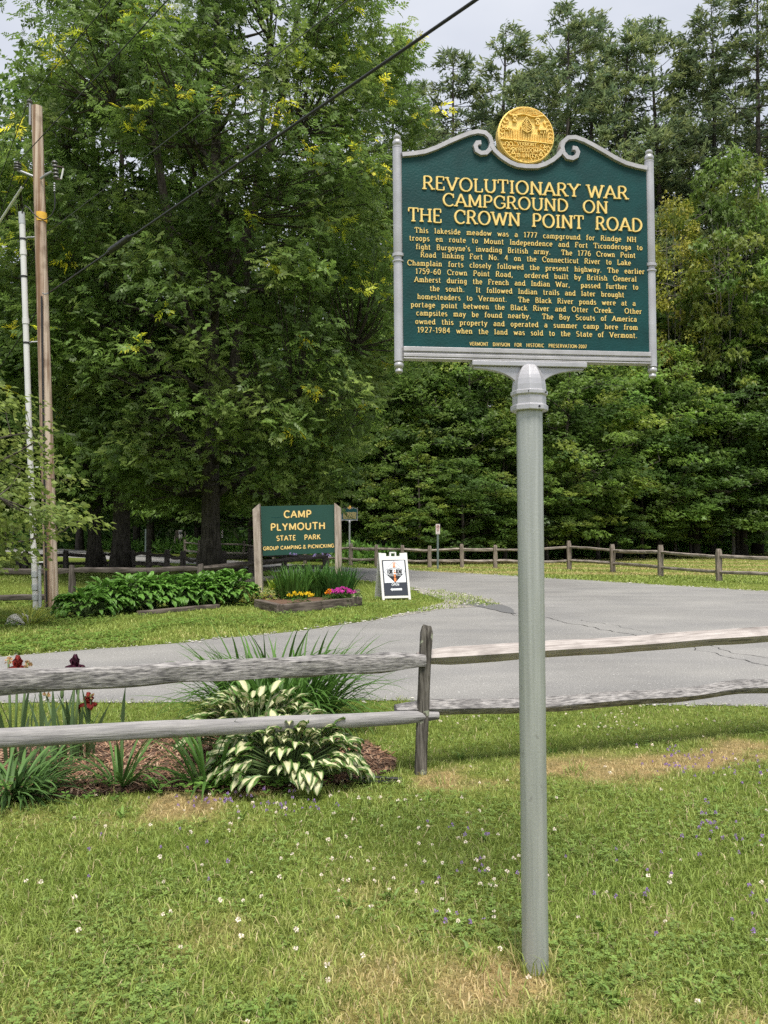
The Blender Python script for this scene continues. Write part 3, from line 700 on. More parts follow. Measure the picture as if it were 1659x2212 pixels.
def half(pts, mirror=True):
    A = [hom(*p) for p in pts]
    return A, [(-x, z) for x, z in A][::-1]
rail_l = [(119, 306), (180, 302), (250, 292), (320, 268), (385, 238), (445, 213), (505, 190), (555, 180), (598, 188), (624, 212), (635, 244), (628, 278), (604, 302), (574, 304), (549, 289), (541, 264), (552, 245), (574, 244)]
cove_l = [(634, 262), (652, 292), (690, 328), (735, 358), (780, 377), (832, 384)]
A1, B1 = half(rail_l); A2, B2 = half(cove_l)
# green panel: up the side, along the rail to the outside of the scroll, down the cove, and mirrored
left = [(-PW / 2, zb), (-PW / 2, A1[0][1])] + A1[1:11] + A2
pts = left + [(-x, z) for x, z in left[:-1]][::-1]
mb = MB(); mb.prism(pts, -.012, .012)
tag(mb.build('sign_panel', M['panel_green'], marker), None)
for k, (nm, q) in enumerate((('scroll_rail', A1), ('scroll_rail', B1), ('cove_rail', A2 + [(-x, z) for x, z in A2[:-1]][::-1]))):
    mb = MB()
    stroke(mb, q, .028, .028, .017 + .001 * k, wall, .0122, taper=.2); stroke(mb, q, .027, .027, .02, lambda x, y, z: (x, z, y), .0122, taper=.2)
    stroke(mb, q, .0285, .0285, .0246, lambda x, y, z: (x, z - .0123, y), 0, taper=.01)
    mb.build(nm, M['rim_paint'], marker, auto=True)
# bottom mouldings
mb = MB()
hb = abs(hom(121, 1400)[1] - hom(123, 1470)[1])
zz = zb
for d, hh in ((.034, hb * .38), (.026, hb * .16), (.033, hb * .28), (.026, hb * .06), (.031, hb * .12)):
    mb.box((0, 0, zz - hh / 2), (PW + .004, d * 2, hh)); zz -= hh
mb.build('bottom_rail', M['rim_paint'], marker, bevel=.003)
zpl = zz
# side columns with finials
for s, nm in ((-1, 'side_column'), (1, 'side_column')):
    mb = MB(); r = .0255; zt = A1[0][1] + .045; zl = zpl - .004
    zm = hom(90, 878)[1]
    mb.lathe([(r, zl), (r, zm - .036), (r * 1.22, zm - .034), (r * 1.22, zm - .026), (r * .88, zm - .022), (r * .88, zm - .008), (r * 1.25, zm - .004), (r * 1.25, zm + .012), (r * .9, zm + .016), (r, zm + .026), (r, zt)], 18, (s * (PW / 2 + r * .92), 0, 0))
    mb.build(nm, M['silver_paint'], marker, auto=True)
    for zf, d in ((zt, 1), (zl, -1)):
        mb = MB(); prof = [(r * 1.06, 0), (r * 1.06, .006), (r * .78, .01), (r * 1.0, .018), (r * 1.05, .03), (r * .8, .042), (r * .62, .046), (r * .8, .052), (r * .82, .062), (r * .55, .07), (r * .2, .073)]
        mb.lathe([(a, b * d) for a, b in prof], 16, (s * (PW / 2 + r * .92), 0, zf)); mb.build('finial', M['silver_paint'], marker, auto=True)
# centre plate and curved brackets under the rail
c4 = lambda x, y: hom((1850 + x * 500 / 1659 - 1500) * 1659 / 1150, (1400 + y * 500 / 1659 - 400) * 1659 / 1150)
xl = abs(hom(511, 1490)[0])
mb = MB(); zp1 = zpl - .028
mb.box((0, 0, (zpl + zp1) / 2), (xl * 2, .07, zpl - zp1)); mb.build('centre_plate', M['silver_paint'], marker, bevel=.004)
zbr = c4(545, 400)[1]; xd = .072; xo = xl * .955
for s in (-1, 1):
    cv = [(s * (xo - (xo - xd) * math.sin(R(a))), zp1 - .014 - (zp1 - .014 - zbr) * (1 - math.cos(R(a)))) for a in range(0, 91, 9)]
    mb = MB(); mb.prism([(s * xd * .6, zp1 - .0005), (s * xo * 1.02, zp1 - .0005)] + cv + [(s * xd * .6, zbr)], -.014, .014); mb.build('bracket', M['silver_paint'], marker, bevel=.003)
# octagonal socket and post
zd = c4(760, 112)[1]; z1 = c4(740, 465)[1]; z2 = c4(740, 530)[1]; z3 = c4(740, 650)[1]; z4 = c4(740, 728)[1]
rp_ = 56 / 2 * Ymid / F; ro = rp_ * 1.21 / math.cos(R(22.5))
hd = zd - z1
mb = MB()
prof = [(ro * 1.07, z4), (ro * 1.1, z4 + .004), (ro * 1.1, z3 - .005), (ro * 1.03, z3), (ro * .99, z3 + .003), (ro * .99, z2 - .003), (ro * 1.03, z2), (ro * 1.09, z2 + .005), (ro * 1.09, z1 - .004), (ro * 1.0, z1)]
prof += [(ro * (1 - (f ** 2.3) * .62), z1 + hd * f) for f in (.2, .4, .55, .7, .82, .92)] + [(ro * .27, zd - .004), (ro * .16, zd)]
mb.lathe(prof, 8, (0, -.006, 0), R(22.5 + 8)); mb.build('post_socket', M['silver_paint'], marker, bevel=.002)
for a, zc in ((-108, (z1 + z2) / 2), (-74, (z3 + z4) / 2), (-38, (z1 + z2) / 2)):
    mb = MB(); q = Vector((math.cos(R(a)), math.sin(R(a)), 0)); p = q * ro * 1.02 + Vector((0, -.006, zc)); mb.tube([p, p + q * .004], .006, 10); mb.build('set_screw', M['black_rubber'], marker)
foot = Matrix.Rotation(-yaw, 3, 'Z') @ (base - mid); foot.z = 0; foot.x -= .008 * (zb + PH / 2)
mb = MB(); top = Vector((0, -.006, z4 + .02)); n = 14
mb.tube([foot + Vector((0, 0, -.1))] + [foot.lerp(top, i / n) for i in range(n + 1)], rp_, 32); mb.build('post', M['galvanised'], marker, auto=True)
# lettering
def line(nm, mat, par, *a, **k):
    m_ = MB(); write(m_, *a, **k); return m_.build(nm, M[mat], par)
mb = MB()
LN = [("REVOLUTIONARY WAR", 236, 503, 1406, 570, 75), ("CAMPGROUND ON", 352, 600, 1292, 648, 71), ("THE CROWN POINT ROAD", 152, 686, 1484, 752, 76)]
for s, xa, ya, xb, yb, cp in LN:
    a = hom(xa, ya); b = hom(xb, yb); cap = hom(xa, ya - cp)[1] - a[1]
    write(mb, s, a[0], (a[1] + b[1]) / 2, cap, b[0] - a[0], wall, .178, .09, .0065, .15, .0122, track=.07, wx=1.03 if s[0] == 'T' else 1.11)
BODY = [("This lakeside meadow was a 1777 campground for Rindge NH", 190, 752, 1448, 808), ("troops en route to Mount Independence and Fort Ticonderoga to", 158, 797, 1483, 853), ("fight Burgoyne's invading British army.  The 1776 Crown Point", 196, 845, 1443, 898),
 ("Road linking Fort No. 4 on the Connecticut River to Lake", 223, 890, 1417, 940), ("Champlain forts closely followed the present highway. The earlier", 146, 935, 1493, 990), ("1759-60 Crown Point Road,  ordered built by British General", 193, 983, 1447, 1033),
 ("Amherst during the French and Indian War,  passed further to", 186, 1030, 1456, 1077), ("the south.  It followed Indian trails and later brought", 275, 1080, 1377, 1121), ("homesteaders to Vermont.  The Black River ponds were at a", 203, 1127, 1440, 1168),
 ("portage point between the Black River and Otter Creek.  Other", 165, 1172, 1474, 1213), ("campsites may be found nearby.  The Boy Scouts of America", 196, 1219, 1445, 1257), ("owned this property and operated a summer camp here from", 190, 1267, 1450, 1303),
 ("1927-1984 when the land was sold to the State of Vermont.", 202, 1315, 1447, 1348)]
mb.build('title_lettering', M['letter_gold'], marker); mb = MB()
for s, xa, ya, xb, yb in BODY:
    a = hom(xa, ya); b = hom(xb, yb); cap = hom(xa, ya - 29.5)[1] - a[1]
    write(mb, s, a[0], (a[1] + b[1]) / 2, cap, b[0] - a[0], wall, .158, .112, .004, .15, .0122, track=.13, wx=.8)
mb.build('body_lettering', M['letter_gold'], marker)
mb = MB(); a = hom(501, 1388); b = hom(1163, 1407)
write(mb, "VERMONT DIVISION FOR HISTORIC PRESERVATION-2007", a[0], (a[1] + b[1]) / 2, hom(501, 1369)[1] - a[1], b[0] - a[0], wall, .16, .13, .004, 0, .0122, track=.14, wx=.82)
mb.build('footer_lettering', M['letter_gold'], marker)
# the seal
sc_ = hom(831, 207); sr_ = (hom(831, 44)[1] - hom(831, 371)[1]) / 2
seal = MB(); ny = -.026
segs = 56
seal.lathe([(sr_ * .98, -.03), (sr_ * .985, .018), (sr_, .022), (sr_, .026), (sr_ * .95, .0285), (sr_ * .93, .0262), (sr_ * .5, .0262), (.001, .0262)], segs)
seal.V = [(v[0] + sc_[0], -v[2], v[1] + sc_[1]) for v in seal.V]
so = seal.build('seal', M['seal_gold'], marker, auto=True)
rel = MB()
def SW(x, y, z): return (sc_[0] + x * sr_, -.0264 - z, sc_[1] + y * sr_)
def sk(pts, t=.03, h=.005, taper=.3): stroke(rel, pts, t * 1.15, t * 1.15, 1.7 * h * (1 + .02 * (len(rel.V) % 9)), SW, 0, taper=taper)
for i in range(6):
    y = .92 - i * .042; hw = math.sqrt(max(0, .95 ** 2 - y * y)) * .95
    sk([(-hw + 2 * hw * j / 14, y + .018 * math.sin(j * 1.25 + i * .3) * (1 if i > 1 else .5)) for j in range(15)], .019)
sk([(-.62 + 1.26 * j / 12, .675 - .03 * math.sin(j * .9) - .02 * (j > 5)) for j in range(13)], .035, .008)
for a0, a1 in ((142, 192), (-14, 38), (204, 262), (278, 336)):
    for a in np.arange(a0, a1, 9.0):
        for s in (-1, 1):
            r0, r1 = .86, .86 + s * .075
            sk([(r0 * math.cos(R(a + 4)), r0 * math.sin(R(a + 4))), (r1 * math.cos(R(a)), r1 * math.sin(R(a)))], .03, .004)
    sk([(.775 * math.cos(R(a)), .775 * math.sin(R(a))) for a in np.linspace(a0, a1, 10)], .016, .004)
for cx_, cy_ in ((-.41, .55), (.4, .49), (-.48, -.58), (.5, -.6)):
    sk(arc(cx_, cy_ + .03, .075, .06, 0, 180, 6), .045, .007); sk([(cx_ - .075, cy_ + .02), (cx_ + .075, cy_ + .02)], .03, .006)
    sk([(cx_, cy_ + .02), (cx_ - .06, cy_ - .11)], .04, .006); sk([(cx_, cy_ + .02), (cx_ + .06, cy_ - .11)], .04, .006); sk([(cx_ - .06, cy_ - .11), (cx_ + .06, cy_ - .11)], .03, .006)
drop = [(0, .6)] + [(.2 * math.sin(R(a)) , .27 - .19 * math.cos(R(a)) + .1 * (1 - math.cos(R(a)) ** 2)) for a in range(165, -1, -15)][::1]
dr = [(0, .6), (.1, .48), (.17, .36), (.21, .25), (.16, .14), (.02, .07), (-.13, .14), (-.2, .26), (-.16, .38), (-.09, .49)]
sk(dr + [dr[0]], .03, .008)
for k in range(7):
    y = .13 + k * .055; wv = .17 - max(0, k - 2) * .03
    sk([(-wv, y + .09), (0, y), (wv, y + .09)], .022, .007)
sk([(0, .08), (0, .56)], .02, .008)
for dx in (.5, .545, .63, .69): sk([(dx, .15), (dx, .06)], .035, .007)
sk([(.46, .25), (.45, .16)], .08, .009); sk([(.47, .2), (.7, .22)], .1, .0085); sk([(.7, .22), (.71, .12)], .05, .008)
sk([(-.86, .2), (-.5, .18)], .03, .006); sk(arc(-.72, .16, .04, .04, 0, 360, 8), .02, .006); sk(arc(-.62, .16, .045, .045, 0, 360, 8), .02, .006); sk([(-.8, .23), (-.68, .27)], .03, .005)
rs = random.Random(4)
for k in range(31):
    x = -.9 + k * .06; hgt = (.24 + .12 * math.exp(-((x + .25) / .35) ** 2) + rs.uniform(-.05, .05)) * (1 if abs(x) < .8 else .8)
    sk([(x + rs.uniform(-.008, .008), -.2 + (-.03 if x > .3 else 0)), (x, -.2 + hgt)], .03, .004 + rs.random() * .003, .5)
sk([(-.93, -.2), (.93, -.27)], .035, .007); sk([(-.46, -.28), (.36, -.3)], .018, .006); sk([(-.48, -.42), (.48, -.46)], .018, .006)
for cx_ in (-.56, -.7, .56, .7): sk(arc(cx_, -.36, .065, .07, -90, 230, 10), .025, .006); 
for cx_ in (-.62, .66): sk(arc(cx_, -.46, .05, .05, 0, 300, 8), .024, .006)
write(rel, "VERMONT", -.34, -.4, .11, .68, SW, .2, .15, .011, .1, 0)
write(rel, "FREEDOM", -.4, -.62, .14, .8, SW, .2, .15, .012, .1, 0)
write(rel, "& UNITY", -.34, -.8, .14, .7, SW, .2, .15, .012, .1, 0)
sk([(.96 * math.cos(R(a)), .96 * math.sin(R(a))) for a in range(0, 361, 8)], .03, .004)
rel.build('relief', M['seal_gold'], so)

# ---------------------------------------------------------------- the far marker (same pattern, half the size in the picture)
fm = empty('historic_marker', (0, 0, 0), 'small distant green historic marker on a thin post beside the wooden park sign', 'historic marker')
for ch in list(marker.children):
    if 'lettering' in ch.name: continue
    copy_tree(ch, fm)
mb = MB(); rs = random.Random(3)
for i in range(14):
    z = zb + PH * (.7 - .045 * i) - .02; x = -PW * .44 + rs.random() * .06
    while x < PW * .42:
        L = rs.uniform(.05, .2); stroke(mb, [(x, z), (min(x + L, PW * .45), z)], .016, .016, .003, wall, .0122); x += L + .035
mb.build('lettering', M['letter_gold'], fm)
fb = ground(755, 1220); sc = 34 * fb.y / F / 1.47
fm.location = (fb.x, fb.y, 0); fm.rotation_euler = (0, 0, .12); fm.scale = (sc, sc, sc * .97)
dz = at(755, 1124, fb.y).z
for ch in fm.children:                                  # a longer post: lift the sign to its own height
    if ch.name.startswith('post') and 'socket' not in ch.name: pm = ch
lift = (dz / (sc * .97)) - (zb - .06)
for ch in fm.children:
    if ch is not pm: ch.location.z += lift
mb = MB(); mb.tube([(0, 0, -.1), (0, 0, z4 + lift)], rp_ * 1.15, 14); mb.build('post', M['galvanised'], fm, auto=True); bpy.data.objects.remove(pm)

# ================================================================ THE PARK SIGN
Yc = ground(566, 1281).y
S = Yc / F
orig = Vector((gx(645, Yc), Yc, 0))
camp = empty('park_sign', orig, 'dark green wooden park sign with cream letters between two weathered posts', 'park sign')
c6 = lambda x, y: ((990 + x * 360 / 1659) * .54861, (1980 + y * 240 / 1106) * .54861)
def cs(x, y):
    p = at(*c6(x, y), Yc); return p.x - orig.x, p.z
cor = [cs(170, 65), cs(1516, 35), cs(1536, 903), cs(212, 962)]
mb = MB(); mb.prism([cor[3], cor[2], cor[1], cor[0]], -.03, .03); mb.build('sign_board', M['camp_green'], camp, bevel=.004)
for (tops, bots, dpt, slope) in (([(32, 125), (155, 15)], [(85, 1240), (212, 1240)], .2, 1), ([(1506, 0), (1625, 95)], [(1530, 1240), (1648, 1240)], .16, -1)):
    a = [cs(*tops[0]), cs(*tops[1])]; bx = [cs(*bots[0])[0], cs(*bots[1])[0]]
    # squared post: front face, slanting top
    fr = [(bx[0], -.03), (bx[1], -.03), (a[1][0], a[1][1]), (a[0][0], a[0][1])]
    mb = MB(); mb.prism(fr, -dpt * .55, dpt * .5); mb.build('sign_post', M['sign_post'], camp, bevel=.008)
for s, xa, ya, xb, yb, cp, th in (("CAMP", 592, 270, 1088, 262, 120, .2), ("PLYMOUTH", 350, 503, 1342, 474, 118, .2), ("STATE  PARK", 458, 688, 1258, 658, 84, .19), ("GROUP CAMPING & PICNICKING", 220, 860, 1500, 805, 60, .21)):
    a = cs(xa, ya); b = cs(xb, yb); cap = cs(xa, ya - cp)[1] - a[1]; rot = math.atan2(b[1] - a[1], b[0] - a[0])
    wd = math.hypot(b[0] - a[0], b[1] - a[1])
    o = line('lettering', 'letter_cream', camp, s, a[0], a[1], cap, wd, wall, th, th * .86, .004, 0, .0326, track=.1, rot=rot)
    line('letter_edging', 'letter_brown', o, s, a[0], a[1], cap, wd, wall, th + .1, th * .86 + .1, .0015, 0, .0302, track=.1, rot=rot)
mb = MB(); a, b = cs(360, 262), cs(560, 252); stroke(mb, [a, ((a[0] + b[0]) / 2, a[1] - .008), b], .008, .008, .002, wall, .0303); mb.build('scratch', M['panel_green'], camp)

# ================================================================ THE FOLDING POSTER STAND
Ya = ground(858, 1294).y
aw = empty('a_frame_sign', (gx(848, Ya), Ya, 0), 'white folding plastic sandwich board with food poster and arrow standing on the grass', 'sandwich board')
AS = Ya / F
AYAW = R(17)
H_, W2, W1 = .965 * 100 * AS / .975, 61 * AS / 2 / math.cos(AYAW), 61.5 * AS / 2 / math.cos(AYAW)
spread = .27
aw.rotation_euler = (0, 0, AYAW)
tilt = math.atan2(spread, H_)
def frame_mesh(name, L, parent):
    mb = MB(); bw = .052; d = .022
    for s in (-1, 1):
        mb.prism([(s * (W2 - bw), 0), (s * W2, 0), (s * W2, L), (s * (W2 - bw * 1.05), L)], -d, d)
    mb.box((0, 0, .062), (2 * (W2 - bw) - .001, d * 1.9, .05)); mb.box((0, 0, L * .885), (2 * (W2 - bw) - .001, d * 1.9, .082))
    for s in (-1, 1): mb.box((s * (W2 - .105), 0, L * .955), (.105, d * 1.85, .115 * .66))
    for s in (-1, 1): mb.box((s * .058, 0, L * .955), (.03, d * 1.6, .075))
    mb.box((0, 0, L * .955 + .05), (.147, d * 1.65, .026))
    return mb.build(name, M['white_plastic'], parent, bevel=.004)
for sgn in (-1, 1):
    L = math.hypot(H_, spread)
    o = frame_mesh('front_leaf' if sgn < 0 else 'rear_leaf', L, aw)
    o.location = (0, sgn * spread, 0); o.rotation_euler = (-tilt, 0, 0) if sgn < 0 else (-tilt, 0, math.pi)
    mb = MB(); mb.box((0, .004, L * .475), (2 * W2 - .09, .02, L * .76)); bk = mb.build('insert_board', M['white_plastic'], o)
    if sgn < 0:
        fl = o
        ph = homography([(478, 415), (1215, 415), (1300, 1480), (560, 1505)], [(-W2 + .05, L * .845), (W2 - .05, L * .845), (W2 - .05, .088), (-W2 + .05, .088)])
        FZ = .0242
        mb = MB(); mb.prism([ph(562, 1500), ph(1297, 1478), ph(1213, 418), ph(482, 428)], -FZ + .001, -FZ - .001)
        # recentre so that it sits on the leaf face
        po = mb.build('poster', M['poster_navy'], fl)
        def PM(x, y, z): u = ph(x, y); return (u[0], -FZ - .0012 - z, u[1])
        def flat(nm, pts, z, mat, closed=True):
            m_ = MB(); m_.add([PM(x, y, z) for x, y in pts], [tuple(range(len(pts)))]); m_.build(nm, M[mat], po)
        flat('white_square', [(524, 450), (1175, 432), (1232, 1085), (570, 1112)], .0006, 'poster_white')
        m_ = MB(); stroke(m_, [(850, 447), (1204, 765), (900, 1100), (556, 783), (850, 447)], 9, 9, .0005, PM, .0008); m_.build('diamond_line', M['ink_black'], po)
        flat('black_triangle', [(632, 858), (1136, 836), (900, 1094)], .0012, 'ink_black')
        m_ = MB()
        for i in range(4): stroke(m_, [(829 + 22 * i, 490), (831 + 22 * i, 618)], 15, 15, .0004, PM, .0014)
        m_.build('fork_tines', M['orange_ink'], po); m_ = MB()
        stroke(m_, [(828, 628), (905, 626)], 40, 40, .0005, PM, .0014); stroke(m_, [(878, 850), (890, 942)], 52, 52, .0005, PM, .0016)
        stroke(m_, [(893, 958), (900, 1068)], 66, 66, .0005, PM, .0016); m_.build('fork_handle', M['orange_ink'], po)
        m_ = MB(); stroke(m_, [(690, 700), (755, 662), (780, 680), (875, 630), (925, 668), (950, 652), (985, 682), (1010, 668), (1055, 692)], 11, 11, .0005, PM, .002)
        stroke(m_, [(830, 690), (880, 668), (905, 690)], 9, 9, .0005, PM, .0021); m_.build('mountain_line', M['ink_black'], po)
        PT = lambda x, y, z: PM(x, -y, z)
        for nm, mt, s, x, y, cp, wd, tk, tn, z, rt in (('black_lettering', 'ink_black', 'FORK', 652, -838, 130, 172, .17, .13, .0022, 1), ('black_lettering', 'ink_black', 'ROAD', 925, -828, 126, 182, .17, .13, .0022, 1),
                ('orange_lettering', 'orange_ink', 'in', 858, -750, 46, 34, .2, .2, .0022, 0), ('orange_lettering', 'orange_ink', 'the', 848, -818, 54, 64, .2, .2, .0022, 0), ('white_lettering', 'poster_white', 'Food', 706, -906, 44, 140, .14, .14, .0022, 1.5),
                ('white_lettering', 'poster_white', 'Truck', 918, -898, 44, 165, .14, .14, .0022, 1.5), ('white_lettering', 'poster_white', 'OPEN', 786, -1196, 70, 232, .19, .16, .0012, 1)):
            line(nm, mt, po, s, x, y, cp, wd, PT, tk, tn, .0005, 0, z, rot=R(rt))
        flat('arrow', [(745, 1308), (800, 1256), (802, 1280), (1104, 1266), (1106, 1328), (808, 1336), (810, 1358)], .0006, 'poster_white')

# ================================================================ ROADSIDE SIGNS AND BOXES
def no_parking(px, pyb, pyt, yaw, label, plate_h=.4, plate_w=.165):
    b = ground(px, pyb); ht = at(px, pyt, b.y).z
    e = empty('no_parking_sign', b, label, 'road sign', 'no parking signs beside the main road', rz=yaw)
    mb = MB(); mb.prism([(-.03, -.05), (.03, -.05), (.03, ht - .06), (-.03, ht - .06)], .004, .03); mb.box((-.032, .04, ht / 2), (.012, .03, ht - .1)); mb.box((.032, .04, ht / 2), (.012, .03, ht - .1)); mb.build('sign_post', M['green_metal'], e)
    mb = MB(); w2 = plate_w / 2; r = .02; z0, z1 = ht - plate_h, ht
    pts = arc(w2 - r, z0 + r, r, r, -90, 0, 3) + arc(w2 - r, z1 - r, r, r, 0, 90, 3) + arc(-w2 + r, z1 - r, r, r, 90, 180, 3) + arc(-w2 + r, z0 + r, r, r, 180, 270, 3)
    mb.prism(pts, -.003, .003); pl_ = mb.build('sign_plate', M['sign_white'], e)
    zc = z1 - plate_h * .31
    mb = MB(); rx, ry = plate_w * .3, plate_h * .2
    stroke(mb, arc(0, zc, rx, ry, 0, 360, 20), .017, .017, .001, wall, .0032); stroke(mb, [(-rx * .7, zc + ry * .7), (rx * .7, zc - ry * .7)], .014, .014, .0012, wall, .0032)
    stroke(mb, [(-rx, zc - ry * 1.4), (rx, zc - ry * 1.4)], .02, .02, .001, wall, .0032); mb.build('red_ring', M['sign_red'], pl_)
    mb = MB(); write(mb, "P", -.025, zc - .04, .085, None, wall, .2, .2, .0008, 0, .0032)
    mb.build('black_letter', M['ink_black'], pl_); mb = MB()
    for i, f in enumerate((.66, .74, .9)): stroke(mb, [(-rx * .7, z1 - plate_h * f), (rx * .7, z1 - plate_h * f)], .012, .012, .0006, wall, .0032)
    mb.build('black_marks', M['ink_black'], pl_)
    return e
no_parking(946, 1229, 1132, .12, 'white no parking plate with red ring on a green post before the far fence', .39, .165)
no_parking(480, 1195, 1142, -1.05, 'no parking sign turned nearly edge on beside the big tree trunk', .62, .3)
b = ground(314, 1197); mb = MB(); h_ = at(314, 1143, b.y).z; mb.prism([(-.04, -.05), (.04, -.05), (.04, h_), (-.04, h_)], 0, .02); mb.box((-.04, .03, h_ / 2), (.015, .05, h_)); mb.box((.04, .03, h_ / 2), (.015, .05, h_))
tag(mb.build('signpost', M['green_metal'], loc=b), 'bare thin green metal post beyond the wavy dark fence', 'post')
# meter pedestal on braced posts
b = ground(388, 1196); e = empty('meter_stand', b, 'grey electric meter box on a braced wooden stand across the road', 'meter stand')
s_ = b.y / F
for dx in (-.32, .05, .28): mb = MB(); mb.box((dx, 0, .55), (.09, .09, 1.2)); mb.build('leg', M['far_wood'], e)
mb = MB(); mb.box((.36, .02, .7), (.1, .1, 1.5)); mb.build('leg', M['far_wood'], e)
mb = MB(); mb.tube([(-.75, 0, 0), (-.3, .02, .75)], .035, 6); mb.build('brace', M['far_wood'], e)
mb = MB(); mb.box((-.02, 0, .95), (.62, .05, .12)); mb.box((-.18, .02, 1.28), (.22, .05, .5)); mb.build('back_board', M['timber'], e)
mb = MB(); mb.box((.08, -.06, 1.28), (.24, .16, .56)); bx_ = mb.build('meter_box', M['sign_white'], e, bevel=.02); mb = MB(); mb.lathe([(.09, 0), (.09, .06), (.06, .08)], 14); o = mb.build('meter_dial', M['box_metal'], bx_); o.location = (.08, -.14, 1.36); o.rotation_euler = (R(90), 0, 0)
# grey utility cabinet behind the sandwich board
b = ground(831, 1212); e = empty('utility_box', b, 'dark grey utility box on a plank board behind the sandwich board', 'utility box')
zt = at(831, 1165, b.y).z; zb_ = at(831, 1187, b.y).z
mb = MB(); mb.box((0, 0, (zt + zb_) / 2), (15 * b.y / F, .2, zt - zb_)); o = mb.build('cabinet', M['box_metal'], e, bevel=.02)
mb = MB(); mb.lathe([(.07, 0), (.07, .05), (.05, .07)], 14); q = mb.build('meter_dial', M['dull_metal'], o); q.location = (0, -.1, zt - .14); q.rotation_euler = (R(90), 0, 0)
for i in range(4): mb = MB(); mb.box((.0, .16, zb_ - .05 + i * .13), (28 * b.y / F, .03, .115)); mb.build('plank', M['dark_wood'], e)
for s in (-1, 1): mb = MB(); mb.box((s * .08, .1, zb_ / 2), (.06, .06, zb_)); mb.build('leg', M['green_metal'], e)
# ================================================================ FENCES
def rail(name, p0, p1, hh, ww, seed, mat, parent, prof='round', sag=0.0, n=22, k=12, rough=.1, ends=(1, 1), hump=None, bend=0.0, grow=(1, 1)):
    """a split or round rail from p0 to p1; its own x axis runs along the grain"""
    p0, p1 = Vector(p0), Vector(p1); d = p1 - p0; L = d.length
    if prof == 'round': sec = [(math.cos(2 * math.pi * j / k), math.sin(2 * math.pi * j / k)) for j in range(k)]
    elif prof == 'slab': sec = [(.7, -.9), (.95, -.5), (1, .1), (.8, .85), (.2, 1), (-.5, .95), (-.95, .6), (-1, -.2), (-.8, -.8), (-.2, -1)]
    else: sec = [(-1, .08), (-.9, -.12), (-.3, -.84), (0, -1), (.5, -.9), (.95, -.2), (1, .5), (.6, 1), (.1, .82), (-.5, .3)]   # wedge: bright upper face, dark under face
    k = len(sec); V = []
    for i in range(n + 1):
        t = i / n; x = t * L
        tap = 1 if .06 < t < .94 else (.62 + .38 * (min(t, 1 - t) / .06))
        tp = tap if (t < .5 and ends[0]) or (t > .5 and ends[1]) else 1
        oz = sag * math.sin(math.pi * t) + (fbm(x * 1.3 + seed * 7.7, seed * 3.1) - .5) * rough * hh * 3 + bend * math.sin(2 * math.pi * t)
        if hump: oz += hump[1] * math.exp(-((t - hump[0]) / .08) ** 2)
        oy = (fbm(x * 1.1 + seed * 2.7, seed * 5.1 + 9) - .5) * rough * ww * 2
        for j, (a, b) in enumerate(sec):
            r = (1 + (vnoise(x * 5 + j * 3.7 + seed, j * 1.9 + seed * 11) - .5) * rough * 2.2) * (grow[0] + (grow[1] - grow[0]) * t)
            V.append((x, oy + a * ww / 2 * r * tp, oz + b * hh / 2 * r * tp))
    Fc = [(i * k + j, i * k + (j + 1) % k, (i + 1) * k + (j + 1) % k, (i + 1) * k + j) for i in range(n) for j in range(k)] + [tuple(range(k)), tuple(range((n + 1) * k - 1, n * k - 1, -1))]
    mb = MB(); mb.add(V, Fc); o = mb.build(name, mat, parent, auto=True)
    q = d.to_track_quat('X', 'Z'); o.rotation_mode = 'QUATERNION'; o.rotation_quaternion = q
    o.location = p0 - (Vector(parent.location) if parent else Vector()); return o
def fpost(p, h, wd, seed, mat, parent, lean=(0, 0), n=10, holes=()):
    sec = [(-.8, -1), (.75, -1), (1, -.7), (1, .75), (.7, 1), (-.75, 1), (-1, .7), (-1, -.75)]; V = []
    for i in range(n + 1):
        t = i / n; z = -.08 + (h + .08) * t; tp = 1 - .06 * t - (.22 if i == n else 0)
        for j, (a, b) in enumerate(sec):
            r = 1 + (vnoise(z * 7 + j * 2.3 + seed * 9, seed * 4.4 + j) - .5) * .2
            V.append((a * wd / 2 * r * tp + lean[0] * t, b * wd / 2 * r * tp + lean[1] * t, z + (vnoise(j * 3.3, seed) - .5) * .03 * (i == n)))
    k = 8
    Fc = [(i * k + j, i * k + (j + 1) % k, (i + 1) * k + (j + 1) % k, (i + 1) * k + j) for i in range(n) for j in range(k)] + [tuple(range(k)), tuple(range((n + 1) * k - 1, n * k - 1, -1))]
    mb = MB(); mb.add(V, Fc); o = mb.build('fence_post', mat, parent, auto=True, loc=Vector(p) - Vector(parent.location)); return o
PN = FENCE[2]
nf = empty('split_rail_fence', PN, 'near weathered grey split rail fence in front of the variegated hosta', 'fence')
ph_ = (1670 - 1355) * PN.y / F
fpost(PN, ph_, .073, 1.3, M['fence_post'], nf, (15 * PN.y / F, .0), 22)
Lp, Rp_ = FENCE[1], FENCE[3]
fpost(Lp, .84, .08, 2.3, M['fence_post'], nf); fpost(Rp_, .84, .08, 3.3, M['fence_post'], nf)
def fz(px, py, Y): return at(px, py, Y).z
zl_u, zp_u = fz(0, 1469, 4.0), fz(905, 1430, 4.62)
kx = (Lp.x + 1.925) / (-1.925 - PN.x)
rail('rail', Vector((Lp.x, Lp.y - .03, zl_u + (zl_u - zp_u) * kx * .0 + .005)), Vector((PN.x + .03, PN.y - .035, zp_u)), .122, .075, 1.1, M['weathered_rail'], nf, 'slab', .0, 44, rough=.13, ends=(0, 1), grow=(1.03, .9))
rail('rail', Vector((Lp.x, Lp.y - .02, fz(0, 1594, 4.0) + .01)), Vector((PN.x + .11, PN.y + .012, fz(925, 1549, 4.64))), .104, .08, 2.2, M['smooth_rail'], nf, 'round', .0, 34, 16, rough=.06, ends=(0, 1), grow=(1.05, .72))
